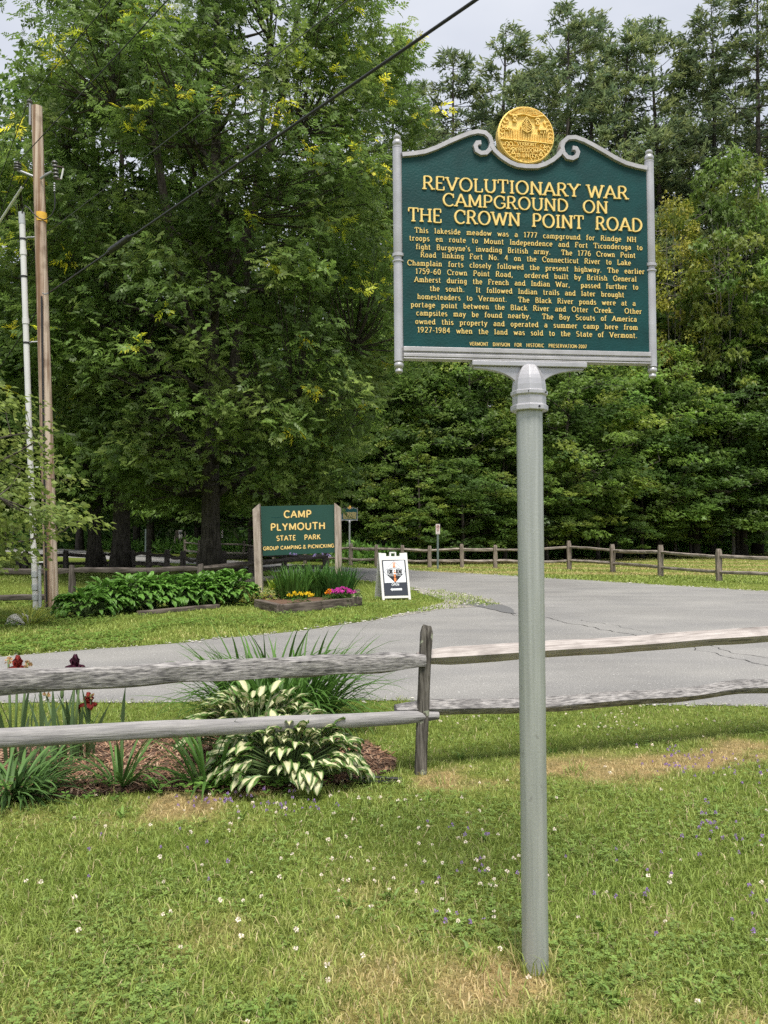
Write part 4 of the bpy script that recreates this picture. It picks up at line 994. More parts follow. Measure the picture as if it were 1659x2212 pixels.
rail('rail', Vector((PN.x - .01, PN.y + .02, fz(915, 1424, 4.66))), Vector((Rp_.x, Rp_.y, fz(1700, 1367, 5.5))), .1, .115, 3.4, M['pale_rail'], nf, 'wedge', .0, 30, rough=.05, ends=(1, 0))
rail('rail', Vector((PN.x - .14, PN.y - .03, fz(853, 1537, 4.6))), Vector((Rp_.x, Rp_.y, fz(1700, 1482, 5.5))), .085, .1, 4.4, M['weathered_rail'], nf, 'wedge', -.03, 30, rough=.09, ends=(1, 0), hump=(.76, .028))

def fence(label, posts, h, wd, levels, pm, rm, rh=.1, rw=.09, name='split_rail_fence', sags=None, rough=.12, seed=1, skip=(), lean=None):
    P = [ground(*p) if not isinstance(p, Vector) else p for p in posts]
    e = empty(name, P[0], label, 'fence', 'weathered split rail fences')
    for i, p in enumerate(P):
        hh = h[i] if hasattr(h, '__len__') else h
        fpost(p, hh, wd, seed + i * 1.7, pm, e, (lean or {}).get(i, (random.Random(i + seed * 9).uniform(-.02, .02), 0)))
    for i in range(len(P) - 1):
        if i in skip: continue
        a, b = P[i], P[i + 1]; h0 = h[i] if hasattr(h, '__len__') else h; h1 = h[i + 1] if hasattr(h, '__len__') else h
        for j, lv in enumerate(levels):
            rs = random.Random(i * 13 + j * 7 + seed); sg = (sags or {}).get((i, j), rs.uniform(-.03, .015))
            rail('rail', a + Vector((0, -.02, lv * h0 + rs.uniform(-.015, .015))), b + Vector((0, .02, lv * h1 + rs.uniform(-.015, .015))), rh * rs.uniform(.8, 1.15), rw, seed * 3 + i * 2.1 + j, rm, e, 'slab' if rs.random() < .6 else 'wedge', sg, 12, rough=rough)
    return e
# across the road, from the meter stand past the sandwich board to the right edge and beyond
fence('long grey split rail fence along the far side of the road and meadow', [(400, 1199), (430, 1203), (527, 1207), (592, 1212), (659, 1218), (707, 1220), (758, 1222), (813, 1223.5), (869, 1224.5), (928, 1225.5), (998, 1226), (1070, 1227), (1148, 1228.5), (1230, 1230), (1324, 1236), (1427, 1246), (1553, 1256), (1720, 1266), (1960, 1278)],
      [.95, .95, .95, .95, .95, .95, .93, .9, .88, .86, .93, .9, .9, 1.08, .98, 1.0, .92, .9, .9], .16, (.78, .3), M['far_post'], M['far_wood'], .11, .1, seed=2)
# the dark wavy one behind the big trunk
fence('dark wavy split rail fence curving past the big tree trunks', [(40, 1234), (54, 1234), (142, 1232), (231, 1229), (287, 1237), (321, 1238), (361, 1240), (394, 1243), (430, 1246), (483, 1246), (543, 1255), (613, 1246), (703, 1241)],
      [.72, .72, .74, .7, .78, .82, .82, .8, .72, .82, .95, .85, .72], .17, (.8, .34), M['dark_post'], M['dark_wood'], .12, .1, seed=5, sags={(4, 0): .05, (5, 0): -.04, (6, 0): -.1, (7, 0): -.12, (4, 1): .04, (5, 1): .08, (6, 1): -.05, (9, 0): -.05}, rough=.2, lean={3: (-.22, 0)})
# the one in front of the green hostas
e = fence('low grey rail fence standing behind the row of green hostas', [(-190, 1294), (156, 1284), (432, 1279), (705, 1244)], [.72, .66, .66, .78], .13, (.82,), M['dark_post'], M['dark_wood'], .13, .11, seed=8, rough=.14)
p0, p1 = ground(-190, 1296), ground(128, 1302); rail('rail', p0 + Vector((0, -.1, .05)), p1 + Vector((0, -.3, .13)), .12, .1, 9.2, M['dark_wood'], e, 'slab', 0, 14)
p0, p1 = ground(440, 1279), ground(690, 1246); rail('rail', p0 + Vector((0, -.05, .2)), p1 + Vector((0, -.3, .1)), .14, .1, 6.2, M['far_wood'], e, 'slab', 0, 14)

# ================================================================ UTILITY POLE
ub = ground(113, 1316); UY = ub.y; us = UY / F
up = empty('utility_pole', ub, 'leaning brown wooden utility pole carrying wires, white conduit and a yellow band', 'utility pole')
def upt(px, py, dy=0.0):
    p = at(px, py, UY + dy); return p - ub
mb = MB(); A_, B_ = Vector((0, 0, -.2)), upt(79.5, 231); n = 26
mb.tube([A_.lerp(B_, i / n) for i in range(n + 1)], [14.6 * us - (14.6 - 11.2) * us * i / n for i in range(n + 1)], 20); pole = mb.build('pole', M['pole_wood'], up, auto=True)
pr = 13 * us
mb = MB(); mb.tube([upt(78, 1322, -.05), upt(64, 950, -.05), upt(53, 620, -.05), upt(48, 478, -.05)], 6.2 * us, 14); cd = mb.build('conduit', M['pvc'], up, auto=True)
mb = MB(); mb.tube([upt(48, 484, -.05), upt(46.8, 459, -.05)], 6.9 * us, 14); mb.build('conduit_cap', M['grey_pvc'], cd, auto=True)
for py_, col_ in ((545, 'pvc'), (694, 'pvc'), (1240, 'grey_pvc'), (1268, 'grey_pvc'), (1290, 'grey_pvc')):
    px_c = 48 + (py_ - 478) * 30 / 844; mb = MB(); mb.tube([upt(px_c - .2, py_ - 6, -.05), upt(px_c + .2, py_ + 6, -.05)], 7.3 * us, 14); mb.build('coupling', M[col_], cd, auto=True)
for py_ in (517, 598, 741): px_c = 48 + (py_ - 478) * 30 / 844; mb = MB(); mb.tube([upt(px_c, py_ - 2, -.05), upt(px_c, py_ + 2, -.05)], 7 * us, 14); mb.build('strap', M['black_rubber'], cd)
for py_ in (513, 739, 1010, 1215):
    a = 48 + (py_ - 478) * 30 / 844; mb = MB(); mb.tube([upt(a + 4, py_ + 4, -.05), upt(a + 10, py_, -.05), upt(a + 34, py_ - 1, 0)], 1.7 * us, 6); mb.build('standoff_bracket', M['dull_metal'], up)
mb = MB(); mb.tube([upt(87, 1312, -.12), upt(85.5, 1224, -.12)], 3.2 * us, 10); mb.tube([upt(85.6, 1230, -.12), upt(85.4, 1221, -.12)], 3.8 * us, 10); mb.build('stub_pipe', M['grey_pvc'], up, auto=True)
mb = MB(); mb.tube([upt(101, 1312, -.17), upt(95, 1000, -.17), upt(93, 860, -.15), upt(90, 640, -.13)], 2.2 * us, 8); mb.build('riser_strip', M['black_rubber'], up)
mb = MB(); mb.tube([upt(88.0, 461), upt(88.8, 480)], 12.6 * us, 20); mb.build('yellow_band', M['yellow_band'], up, auto=True)
def insulator(px, py, r, n, h):
    mb = MB(); prof = []
    for i in range(n): z = i * h / n; prof += [(r * .55, z), (r, z + h / n * .35), (r * .95, z + h / n * .6), (r * .5, z + h / n * .95)]
    prof += [(r * .4, h), (r * .4, h * 1.15), (r * .2, h * 1.2)]
    mb.lathe(prof, 14, upt(px, py)); return mb.build('insulator', M['insulator'], up, auto=True)
insulator(64, 230, 6.5 * us, 2, 15 * us); mb = MB(); mb.box(upt(67, 250), (4 * us, .1, 46 * us)); mb.build('top_bracket', M['dull_metal'], up)
insulator(38, 368, 8.5 * us, 3, 17 * us)
mb = MB(); mb.tube([upt(38, 368), upt(44, 370), upt(72, 381)], 3 * us, 8); mb.build('side_bracket', M['dull_metal'], up)
insulator(89.6, 374, 4.6 * us, 6, 28 * us).data.materials[0] = M['dull_metal']
mb = MB(); mb.tube([upt(88, 386, -.1), upt(100, 377, -.14), upt(112, 371, -.14)], 2.6 * us, 8); mb.build('side_bracket', M['dull_metal'], up)
mb = MB()
for i in range(5): p = upt(118 + (4 - i) * .9, 386 - i * 8, -.14); mb.lathe([(3 * us, 0), (6.6 * us, 2 * us), (6 * us, 4 * us), (3 * us, 7 * us)], 12, p)
fu = mb.build('fuse_insulator', M['insulator'], up, auto=True)
mb = MB(); mb.tube([upt(132, 387, -.16), upt(137, 364, -.16)], 1.9 * us, 8); mb.build('fuse_tube', M['pvc'], fu)
mb = MB(); mb.tube([upt(122, 359, -.15), upt(138, 362, -.16)], 1.6 * us, 6); mb.tube([upt(119, 386, -.15), upt(131, 388, -.16)], 2 * us, 6); mb.build('fuse_arm', M['timber'], fu)
cab = [(118, 394), (117.5, 410), (119, 432), (118, 450), (112, 464), (103, 472), (94, 475), (84, 471), (72, 461), (62, 449), (54, 444), (49, 452), (47.5, 460)]
mb = MB(); mb.tube([upt(x, y, -.2 + .1 * (i > 9)) for i, (x, y) in enumerate(cab)], 1.3 * us, 8); cbl = mb.build('cable_loop', M['black_rubber'], up, auto=True)
mb = MB()
for i in range(4): mb.lathe([(1.5 * us, 0), (2.8 * us, 1.5 * us), (1.5 * us, 4 * us)], 10, upt(117.6, 414 - i * 5, -.2))
mb.build('cable_terminal', M['dull_metal'], cbl, auto=True)
mb = MB(); mb.tube([upt(104, 633, -.06), upt(97, 636, -.2), upt(92, 633, -.16)], 1.3 * us, 6); mb.build('wire_clamp', M['dull_metal'], up)
# overhead wires
def wire(label, p0, mid_px, Ym, p_end_back, rad, name='overhead_wire', sag=.25):
    """from the pole over the camera's right to the next pole, and from the pole back to the one before"""
    a = Vector(p0); m = at(mid_px[0], mid_px[1], Ym); pts = []
    d = m - a; e_ = a + d * 2.6
    if p_end_back is not None:
        b = Vector(p_end_back)
        for i in range(16): t = i / 16; q = b.lerp(a, t); q.z -= sag * 5 * t * (1 - t) * 4 * .3; pts.append(q)
    for i in range(25): t = i / 24; q = a.lerp(e_, t); q.z -= sag * 4 * (t * (1 - t) - (1 / 2.6) * (1 - 1 / 2.6) * 0); pts.append(q)
    # lift so the mid sight line is kept
    mb = MB(); mb.tube(pts, rad, 6); o = mb.build(name, M['black_rubber'], smooth=True); tag(o, label, 'wire', 'overhead power and telephone wires'); return o, a, e_
W = lambda px, py, dy=0.0: at(px, py, UY + dy)
wire('thin black wire from the very top of the utility pole', W(63, 213), (236, 0), 11.2, Vector((-31, 52, 8.8)), .008, sag=.02)
wire('black wire from the side insulator of the utility pole to the top edge', W(37, 352), (359, 0), 9.6, Vector((-30, 52, 6.8)), .0085, sag=.02)
wire('thin grey wire below the yellow band crossing the big tree', W(110, 497), (745, 0), 7.0, Vector((-31, 52, 5.6)), .005, sag=.02)[0].data.materials[0] = M['wire_grey']
o, a, e_ = wire('thick black cable with a splice case crossing above the marker', W(107, 632), (1020, 0), 6.0, Vector((-30, 52, 4.7)), .0145, 'overhead_cable', sag=.02)
t0 = .5; pa = a.lerp(e_, .105); pb = a.lerp(e_, .143)
mb = MB(); mb.tube([pa, pa.lerp(pb, .12), pa.lerp(pb, .15), pa.lerp(pb, .85), pa.lerp(pb, .88), pb], [.018, .022, .046, .046, .022, .018], 12); mb.build('splice_case', M['black_rubber'], o, auto=True)
mb = MB(); q0, q1 = W(61, 384, .05), W(-40, 540, 2.0); mb.tube([q0, q0.lerp(q1, .12)], .012, 6); mb.tube([q0, q0 + (q1 - q0) * 2.2], .008, 6); g_ = mb.build('guy_wire', M['wire_grey']); tag(g_, 'pale guy wire slanting down left from the utility pole', 'wire')
mb = MB(); mb.tube([q0.lerp(q1, .12), q0.lerp(q1, .62)], .024, 8); mb.build('guard_sleeve', M['pvc'], g_)

# ================================================================ PLANTS
def strip_leaves(base, dirs, length, width, rise, droop, c0, c1, n=6, fold=.25, tipw=.0, shape='strap', edge=None, cup=.0, rr=None):
    """arching leaves: base (n,3), dirs (n,) heading, rise angle from level at the base, droop total bend; returns V, quads, tint"""
    N = len(base); V = []; C = []
    ang = rise[:, None] - droop[:, None] * (np.linspace(0, 1, n + 1)[None, :] ** 1.35)
    step = (length / n)[:, None]
    r = np.concatenate([np.zeros((N, 1)), np.cumsum(np.cos(ang[:, :-1]) * step, 1)], 1); z = np.concatenate([np.zeros((N, 1)), np.cumsum(np.sin(ang[:, :-1]) * step, 1)], 1)
    ca, sa = np.cos(dirs)[:, None], np.sin(dirs)[:, None]
    t = np.linspace(0, 1, n + 1)
    if shape == 'strap': wp = np.minimum(1, .55 + t * 1.6) * np.minimum(1, (1.02 - t) * 2.6)
    elif shape == 'sword': wp = (.8 + .2 * t) * np.minimum(1, (1.01 - t) * 3.2)
    else: wp = np.sin(np.pi * np.clip(t ** .8, 0, 1)) ** .8 * (1 - .25 * t) + .02; wp[-1] = .03      # ovate blade
    cols = (-1, -.68, -.54, 0, .54, .68, 1) if shape == 'ovate' else (-1, 0, 1)
    nx_, ny_ = -np.sin(ang), np.cos(ang)
    for k, q in enumerate(cols):
        wv = width[:, None] * wp[None, :] * q / 2
        lift = fold * np.abs(wv) + (cup * width[:, None] * np.sin(t * 9 + (k * 2.1))[None, :] * .12 if shape == 'ovate' else 0)
        x = base[:, 0:1] + r * ca - wv * sa + nx_ * lift * ca; y = base[:, 1:2] + r * sa + wv * ca + nx_ * lift * sa; zz = base[:, 2:3] + z + ny_ * lift
        V.append(np.stack([x, y, zz], -1))
    V = np.stack(V, 2); m = len(cols)          # N, n+1, m, 3
    C = np.zeros(V.shape)
    for k, q in enumerate(cols): C[:, :, k, :] = ((c1 if abs(q) > .55 else (c0 if edge is None or abs(q) < .3 else edge)))[:, None, :] if shape == 'ovate' else c0[:, None, :]
    idx = np.arange(N * (n + 1) * m).reshape(N, n + 1, m)
    Q = np.stack([idx[:, :-1, :-1], idx[:, :-1, 1:], idx[:, 1:, 1:], idx[:, 1:, :-1]], -1).reshape(-1, 4)
    return V.reshape(-1, 3), Q, C.reshape(-1, 3)
def rc(c, n, v=.3, r=rng): return np.array(c) * (1 - v + 2 * v * r.random(n))[:, None]
def grass_clump(name, px, py, n, L, wd, rise, droop, spread, c, label, cat, parent=None, mat='blade', loc=None, shape='strap', seed=1, build=True, squash=1.0, group=None, bias=None):
    r = np.random.default_rng(seed); p = loc if loc is not None else ground(px, py)
    a = r.random(n) * 2 * np.pi
    if bias is not None: a = bias[0] + (r.random(n) - .5) * bias[1]
    rr = spread * np.sqrt(r.random(n)); b = np.stack([np.cos(a) * rr, np.sin(a) * rr * squash, np.zeros(n) - .01], 1)
    a2 = a + r.normal(0, .5, n)
    le = L[0] + (L[1] - L[0]) * r.random(n); ws = wd * (.7 + .6 * r.random(n)); ri = R(rise[0]) + R(rise[1] - rise[0]) * r.random(n); dr = R(droop[0]) + R(droop[1] - droop[0]) * r.random(n) ** 1.4
    cc = rc(c, n, .35, r); V, Q, C = strip_leaves(b, a2, le, ws, ri, dr, cc, cc, 7, .3, shape=shape)
    V[:, 2] = np.maximum(V[:, 2], .004 + .01 * r.random(len(V)))
    o = link_mesh(name, np_mesh(name, V, Q, C, True), M[mat], parent, p if not parent else (p - parent.location)); 
    if label: tag(o, label, cat, group)
    return o
def hosta(name, loc, n, R0, H0, LL, LW, cin, cout, label, cat, seed, group=None, front=0.0, sq=1.0, mat='hosta_leaf', edge=None):
    """mound of ovate leaves on arching stalks"""
    r = np.random.default_rng(seed); e = empty(name, loc, label, cat, group)
    u = r.random(n); a = r.random(n) * 2 * np.pi; rr = R0 * (.1 + .82 * np.sqrt(u)); hh = H0 * np.sqrt(np.clip(1 - (u * .88), 0, 1)) * (.8 + .35 * r.random(n))
    bx = np.cos(a) * rr; by = np.sin(a) * rr * sq; bz = np.maximum(hh, .03)
    b = np.stack([bx, by, bz], 1); le = LL[0] + (LL[1] - LL[0]) * r.random(n); ws = LW * le * (.85 + .3 * r.random(n))
    ri = R(62) * (1 - u) + R(-12) * u + r.normal(0, .22, n); dr = R(55) + R(55) * r.random(n)
    ci = rc(cin, n, .14, r); co = rc(cout, n, .25, r); ed = ci if edge is None else rc(edge, n, .2, r)
    gl = r.random(n) < .1
    V, Q, C = strip_leaves(b, a + r.normal(0, .35, n), le, ws, ri, dr, ci, co, 7, .28, shape='ovate', edge=ed, cup=.9)
    V[:, 2] = np.maximum(V[:, 2], .006)
    link_mesh('foliage', np_mesh('foliage', V, Q, C, True), M[mat], e)
    mb = MB()
    for i in range(0, n): mb.tube([(bx[i] * .15, by[i] * .15, 0), (bx[i] * .55, by[i] * .55, bz[i] * .7), (bx[i], by[i], bz[i])], .004, 4, False)
    mb.build('stalks', M['stem_green'], e, True); return e
CREAM = (.7, .68, .45); HG = (.085, .17, .035); DG = (.045, .105, .03)
hosta('variegated_hosta', Vector((-.78, 4.93, 0)), 190, .45, .36, (.09, .165), .5, CREAM, HG, 'cream and green hosta clump behind the lower rail', 'hosta', 11, 'cream and green hostas at the near fence', sq=.6, edge=(.58, .58, .33))
hosta('variegated_hosta', Vector((-.53, 4.48, 0)), 250, .42, .29, (.075, .135), .56, CREAM, HG, 'cream and green hosta spilling forward over the lower rail', 'hosta', 12, 'cream and green hostas at the near fence', sq=.7, edge=(.58, .58, .33))
dl = grass_clump('daylily_clump', 0, 0, 520, (.45, .94), .02, (38, 88), (40, 150), .36, (.075, .16, .03), 'large arching green daylily clump behind the hosta at the fence', 'daylily', loc=Vector((-.74, 5.75, 0)), seed=3, squash=.6)
grass_clump('daylily_tuft', 262, 1700, 34, (.28, .5), .016, (35, 80), (20, 100), .05, (.085, .17, .04), 'small daylily tuft alone in the bark mulch', 'daylily', seed=5)
grass_clump('daylily_tuft', 448, 1700, 52, (.3, .52), .017, (35, 85), (20, 100), .08, (.08, .17, .035), 'upright daylily tuft leaning against the front hosta', 'daylily', seed=6)
grass_clump('blue_grass_clump', 20, 1712, 260, (.25, .48), .015, (15, 60), (40, 100), .16, (.095, .18, .05), 'dense blue green grassy clump at the left below the lower rail', 'grass clump', seed=7)
# irises
def iris(px, py, stems, leaves, label, seed):
    p = ground(px, py); e = empty('iris', p, label, 'iris', 'irises with dark red flowers by the fence'); r = np.random.default_rng(seed); n = leaves
    b = np.stack([r.normal(0, .12, n), r.normal(0, .07, n), np.zeros(n)], 1); cc = rc((.10, .16, .07), n, .25, r)
    V, Q, C = strip_leaves(b, r.random(n) * 6.28, .3 + .26 * r.random(n), .02 + .012 * r.random(n), R(62) + R(34) * r.random(n), R(25) * r.random(n), cc, cc, 5, .1, shape='sword')
    link_mesh('leaves', np_mesh('leaves', V, Q, C), M['blade'], e)
    for (fx_, fy_, kind) in stems:
        q = at(fx_, fy_, p.y) - p; mb = MB(); bx = q.x * .45
        mb.tube([(bx, 0, 0), (bx + (q.x - bx) * .35, 0, q.z * .5), q], [.009, .008, .006], 7); mb.build('stem', M['stem_green'], e, True)
        if kind == 'bud':
            mb = MB(); mb.lathe([(.004, -.03), (.012, -.01), (.011, .02), (.003, .045)], 8, q); mb.build('bud', M['stem_green'], e, True)
        elif kind == 'dry':
            v_, f_, c_ = bobbles(np.array([q.x]), np.array([q.y]), np.array([q.z - .01]), np.array([.03]), np.array([(.42, .27, .14)])); link_mesh('dry_flower', np_mesh('dry_flower', v_, f_, c_), M['petal'], e)
        else:
            fl = (.21, .022, .018) if kind == 'red' else (.06, .012, .03); Vs, Qs, Cs, k = [], [], [], 0
            for i in range(6):
                up_ = i < 3; a = np.array([i * 2.094 + (0 if up_ else 1.05)]); bb = np.array([[q.x, q.y, q.z]])
                c_ = np.array([fl]) * (1.0 if up_ else .75) * (.85 + .3 * r.random())
                V, Q, C = strip_leaves(bb, a + r.normal(0, .2, 1), np.array([.075]), np.array([.062]), np.array([R(80) if up_ else R(20)]), np.array([R(-30) if up_ else R(125)]), c_, c_, 6, -.2, shape='ovate', edge=c_, cup=1.6)
                Vs.append(V); Qs.append(Q + k); Cs.append(C); k += len(V)
            link_mesh('flower', np_mesh('flower', np.concatenate(Vs), np.concatenate(Qs), np.concatenate(Cs), True), M['petal'], e)
    return e
iris(30, 1655, [(38, 1443, 'red'), (18, 1425, 'dry'), (60, 1432, 'dry')], 9, 'iris with a rust red flower just over the top rail at the far left', 1)
iris(150, 1645, [(162, 1440, 'dark'), (174, 1446, 'dry'), (100, 1500, 'dry'), (134, 1500, 'bud')], 15, 'iris with a nearly black purple flower above the top rail', 2)
iris(185, 1640, [(191, 1522, 'red'), (196, 1500, 'dry'), (168, 1492, 'bud')], 8, 'iris with a drooping dark red flower between the two rails', 3)
# low leafy ground cover in the mulch and under the hosta
fx = []
for (px, py, sx, sy, n) in [(600, 1692, 80, 7, 90), (640, 1682, 60, 8, 40), (300, 1706, 140, 10, 40), (40, 1728, 70, 10, 50), (480, 1714, 100, 7, 50)]:
    for k in range(n): p = ground(px + rng.normal(0, sx), min(1745, py + rng.normal(0, sy))); fx.append((p.x, p.y))
fx = np.array(fx); n = len(fx); V1 = trefoil(fx[:, 0], fx[:, 1], .02 + .05 * rng.random(n), .022 + .02 * rng.random(n), rc((.13, .25, .045), n)); stuff('ground_cover', *V1[:1], V1[1], V1[2], M['blade'], 'low bright leafy ground cover at the foot of the hosta', 'ground cover')
mb = MB(); mb.tube([ground(748, 1688) + Vector((0, 0, .012)), ground(800, 1686) + Vector((0, 0, .02)), ground(868, 1687) + Vector((0, 0, .012))], .009, 6); mb.box(ground(815, 1691) + Vector((0, 0, .008)), (.2, .035, .006)); tag(mb.build('edging_strip', M['black_rubber']), 'black plastic edging strip lying on the ground beside the fence post', 'edging')
# green hosta row on the island
for k, (px, py, R0, H0) in enumerate([(165, 1338, .45, .38), (215, 1330, .5, .5), (265, 1326, .52, .56), (312, 1322, .5, .54), (368, 1318, .45, .5), (410, 1315, .45, .54), (450, 1311, .5, .56), (495, 1310, .45, .58)]):
    p = ground(px, py); p.y += .35
    hosta('green_hosta', p, 165, R0, H0 * .95, (.13, .22), .6, (.13, .27, .045), (.11, .24, .04), 'leafy green hosta, %s of the row before the low fence' % ('leftmost and lowest', 'second from the left', 'third from the left', 'fourth from left'  , 'fifth from left', 'sixth from the left', 'second from the right', 'rightmost')[k], 'hosta', 30 + k, 'row of green hostas along the low fence', sq=.8, edge=(.125, .26, .042))
# raised bed under the park sign
def timber(name, a, b, h, label, par=None, mat='timber', hh=.0):
    d = b - a; mb = MB(); mb.box((0, 0, h / 2 + hh), (d.length, .14, h)); o = mb.build(name, M[mat], par, bevel=.012); o.location = (a + b) / 2 - (par.location if par else Vector()); o.rotation_euler = (0, 0, math.atan2(d.y, d.x)); return o
q = ground(607, 1325); bed = empty('raised_bed', q, 'low timber edged flower bed in front of the park sign', 'raised bed')
timber('timber', ground(609, 1326), ground(777, 1308), .16, None, bed); timber('timber', ground(556, 1312), ground(606, 1325), .15, None, bed); timber('timber', ground(777, 1307) + Vector((-.1, .1, 0)), ground(771, 1288), .15, None, bed)
mb = MB(); mb.add([(p.x - q.x, p.y - q.y, .11) for p in bed_poly], [tuple(range(len(bed_poly)))]); o = mb.build('bed_soil', M['mulch_base'], bed)
mb = MB()
timber('timber_edging', ground(300, 1329), ground(470, 1313), .07, None); o = bpy.data.objects[-1] if False else None
for ob in bpy.data.objects:
    if ob.name == 'timber_edging': tag(ob, 'thin timber board edging the front of the green hosta row', 'edging')
for k, (px, py, n, L, sp, lab) in enumerate([(632, 1305, 190, (.46, .76), .3, 'broad iris clump at the left of the raised bed'), (680, 1300, 170, (.5, .8), .28, 'middle iris clump between the other two in the raised bed'), (730, 1302, 210, (.48, .78), .28, 'dense dark iris clump at the right end of the raised bed')]):
    p = ground(px, py); p.z = .1; grass_clump('bed_iris', 0, 0, n, L, .028, (66, 92), (5, 65), sp, ((.075, .17, .03), (.08, .18, .035), (.055, .14, .03))[k], lab, 'iris clump', loc=p, seed=40 + k, group='iris clumps in the raised bed')
def posy(name, px, py, n, s, rad, c, label, seed, z0=.2):
    p = ground(px, py); e = empty(name, p, label, 'flowers'); r = np.random.default_rng(seed)
    a = r.random(n) * 6.28; rr = rad * np.sqrt(r.random(n)); 
    for i in range(n):
        v_, f_, c_ = bobbles(np.array([math.cos(a[i]) * rr[i]]), np.array([math.sin(a[i]) * rr[i] * .5]), np.array([z0 + .12 * (1 - rr[i] / rad / 1.3) + .04 * r.random()]), np.array([s]), np.array([c])); link_mesh('bloom', np_mesh('bloom', v_, f_, c_), M['petal'], e)
    m_ = n * 9; x, y = r.normal(0, rad * .6, m_), r.normal(0, rad * .35, m_); V1 = trefoil(x, y, z0 * .6 + .1 * r.random(m_), .03 + .02 * r.random(m_), rc((.09, .19, .04), m_)); link_mesh('leaves', np_mesh('leaves', *V1), M['blade'], e); return e
posy('yellow_flowers', 652, 1318, 12, .045, .24, (.8, .58, .03), 'bright yellow flowers at the front edge of the raised bed', 1)
posy('orange_flowers', 709, 1312, 4, .05, .1, (.78, .3, .02), 'few small orange flowers between the irises in the raised bed', 2)
posy('magenta_flowers', 738, 1309, 26, .05, .26, (.55, .06, .36), 'mound of magenta flowers at the right end of the raised bed', 3, .2)
posy('purple_bellflowers', 665, 1292, 8, .035, .5, (.3, .24, .5), 'pale purple blooms rising above the bed irises', 4, .85)
hosta('small_hosta', ground(760, 1303), 34, .16, .22, (.08, .14), .5, (.5, .52, .26), (.1, .2, .05), 'small pale edged hosta at the right corner of the raised bed', 'hosta', 60)
hosta('pale_hosta', ground(596, 1304), 46, .3, .2, (.12, .2), .5, (.28, .34, .1), (.1, .19, .05), 'yellowish hosta at the left corner of the raised bed', 'hosta', 61)
p = ground(590, 1290); grass_clump('fern', 0, 0, 14, (.35, .5), .1, (70, 90), (10, 40), .04, (.22, .3, .03), 'yellow green fern frond standing before the left sign post', 'fern', loc=p, seed=62, shape='sword')
# variegated low shrub left of the bed
e = empty('euonymus_shrub', ground(548, 1305), 'low yellow and green speckled shrub between the hostas and the raised bed', 'shrub'); m_ = 900
x, y, z = rng.normal(0, .34, m_), rng.normal(0, .18, m_), np.abs(rng.normal(.12, .1, m_)) + .02; V1 = trefoil(x, y, z, .022 + .02 * rng.random(m_), np.array([(.1, .16, .04), (.5, .42, .1), (.16, .2, .06), (.4, .36, .2)])[rng.integers(0, 4, m_)]); link_mesh('foliage', np_mesh('foliage', *V1), M['leaf'], e)
mb = MB()
for k in range(14): mb.tube([(rng.normal(0, .1), rng.normal(0, .05), 0), (rng.normal(0, .3), rng.normal(0, .15), .2)], .006, 4)
mb.build('stems', M['timber'], e)
grass_clump('daylily_tuft', 62, 1350, 36, (.35, .6), .03, (25, 75), (20, 90), .08, (.3, .33, .07), 'yellowing daylily tuft beside the white rock', 'daylily', seed=70)
bm = bmesh.new(); bmesh.ops.create_icosphere(bm, subdivisions=3, radius=.2)
for v in bm.verts: v.co *= .8 + .4 * vnoise(v.co.x * 9 + 3, v.co.y * 9 + v.co.z * 7); v.co.z = max(-.05, v.co.z * .75)
me = bpy.data.meshes.new('rock'); bm.to_mesh(me); bm.free(); tag(link_mesh('rock', me, M['stone'], loc=ground(40, 1348)), 'pale rounded rock left of the hosta row', 'rock')
# ================================================================ TREES
def leaf_quads(P, D, Nn, L, Wd, C, fold=.12, droop=.15):
    """kite leaves: foot P, heading D, face normal Nn"""
    D = D / (np.linalg.norm(D, axis=1, keepdims=True) + 1e-9); S = np.cross(D, Nn); S /= np.linalg.norm(S, axis=1, keepdims=True) + 1e-9; U = np.cross(S, D)
    m = P + D * (L * .42)[:, None] + U * (fold * Wd)[:, None]; t = P + D * L[:, None] - U * (droop * L)[:, None]; hw = (Wd / 2)[:, None]
    V = np.stack([P, m + S * hw, t, m - S * hw], 1).reshape(-1, 3)
    return V, np.arange(len(V)).reshape(-1, 4), np.repeat(C, 4, 0)
def prof_R(t, pr):
    return np.interp(t, [p[0] for p in pr], [p[1] for p in pr])
def clumps(r, n, H, zb, pr, lump=.5, inner=.35, gap=.38, lean=(0, 0)):
    out = []; seedo = r.random() * 50
    tt = np.linspace(0, 1, 60); wgt = prof_R(tt, pr); cdf = np.cumsum(wgt); cdf /= cdf[-1]
    while len(out) < n:
        t = np.interp(r.random(), cdf, tt); a = r.random() * 6.283
        g = fbm(np.array([a * 1.5 + seedo]), np.array([t * 6 + seedo]), 2)[0]
        f = inner + (1 - inner) * math.sqrt(r.random())
        if g < gap and f > .6: continue
        Rr = float(prof_R(t, pr)) * (1 - lump / 2 + lump * float(vnoise(np.array([a * 1.9 + seedo]), np.array([t * 9 + 3]))[0])) * f
        z = zb + t * (H - zb) 
        out.append((math.cos(a) * Rr + lean[0] * t, math.sin(a) * Rr + lean[1] * t, z))
    return np.array(out)
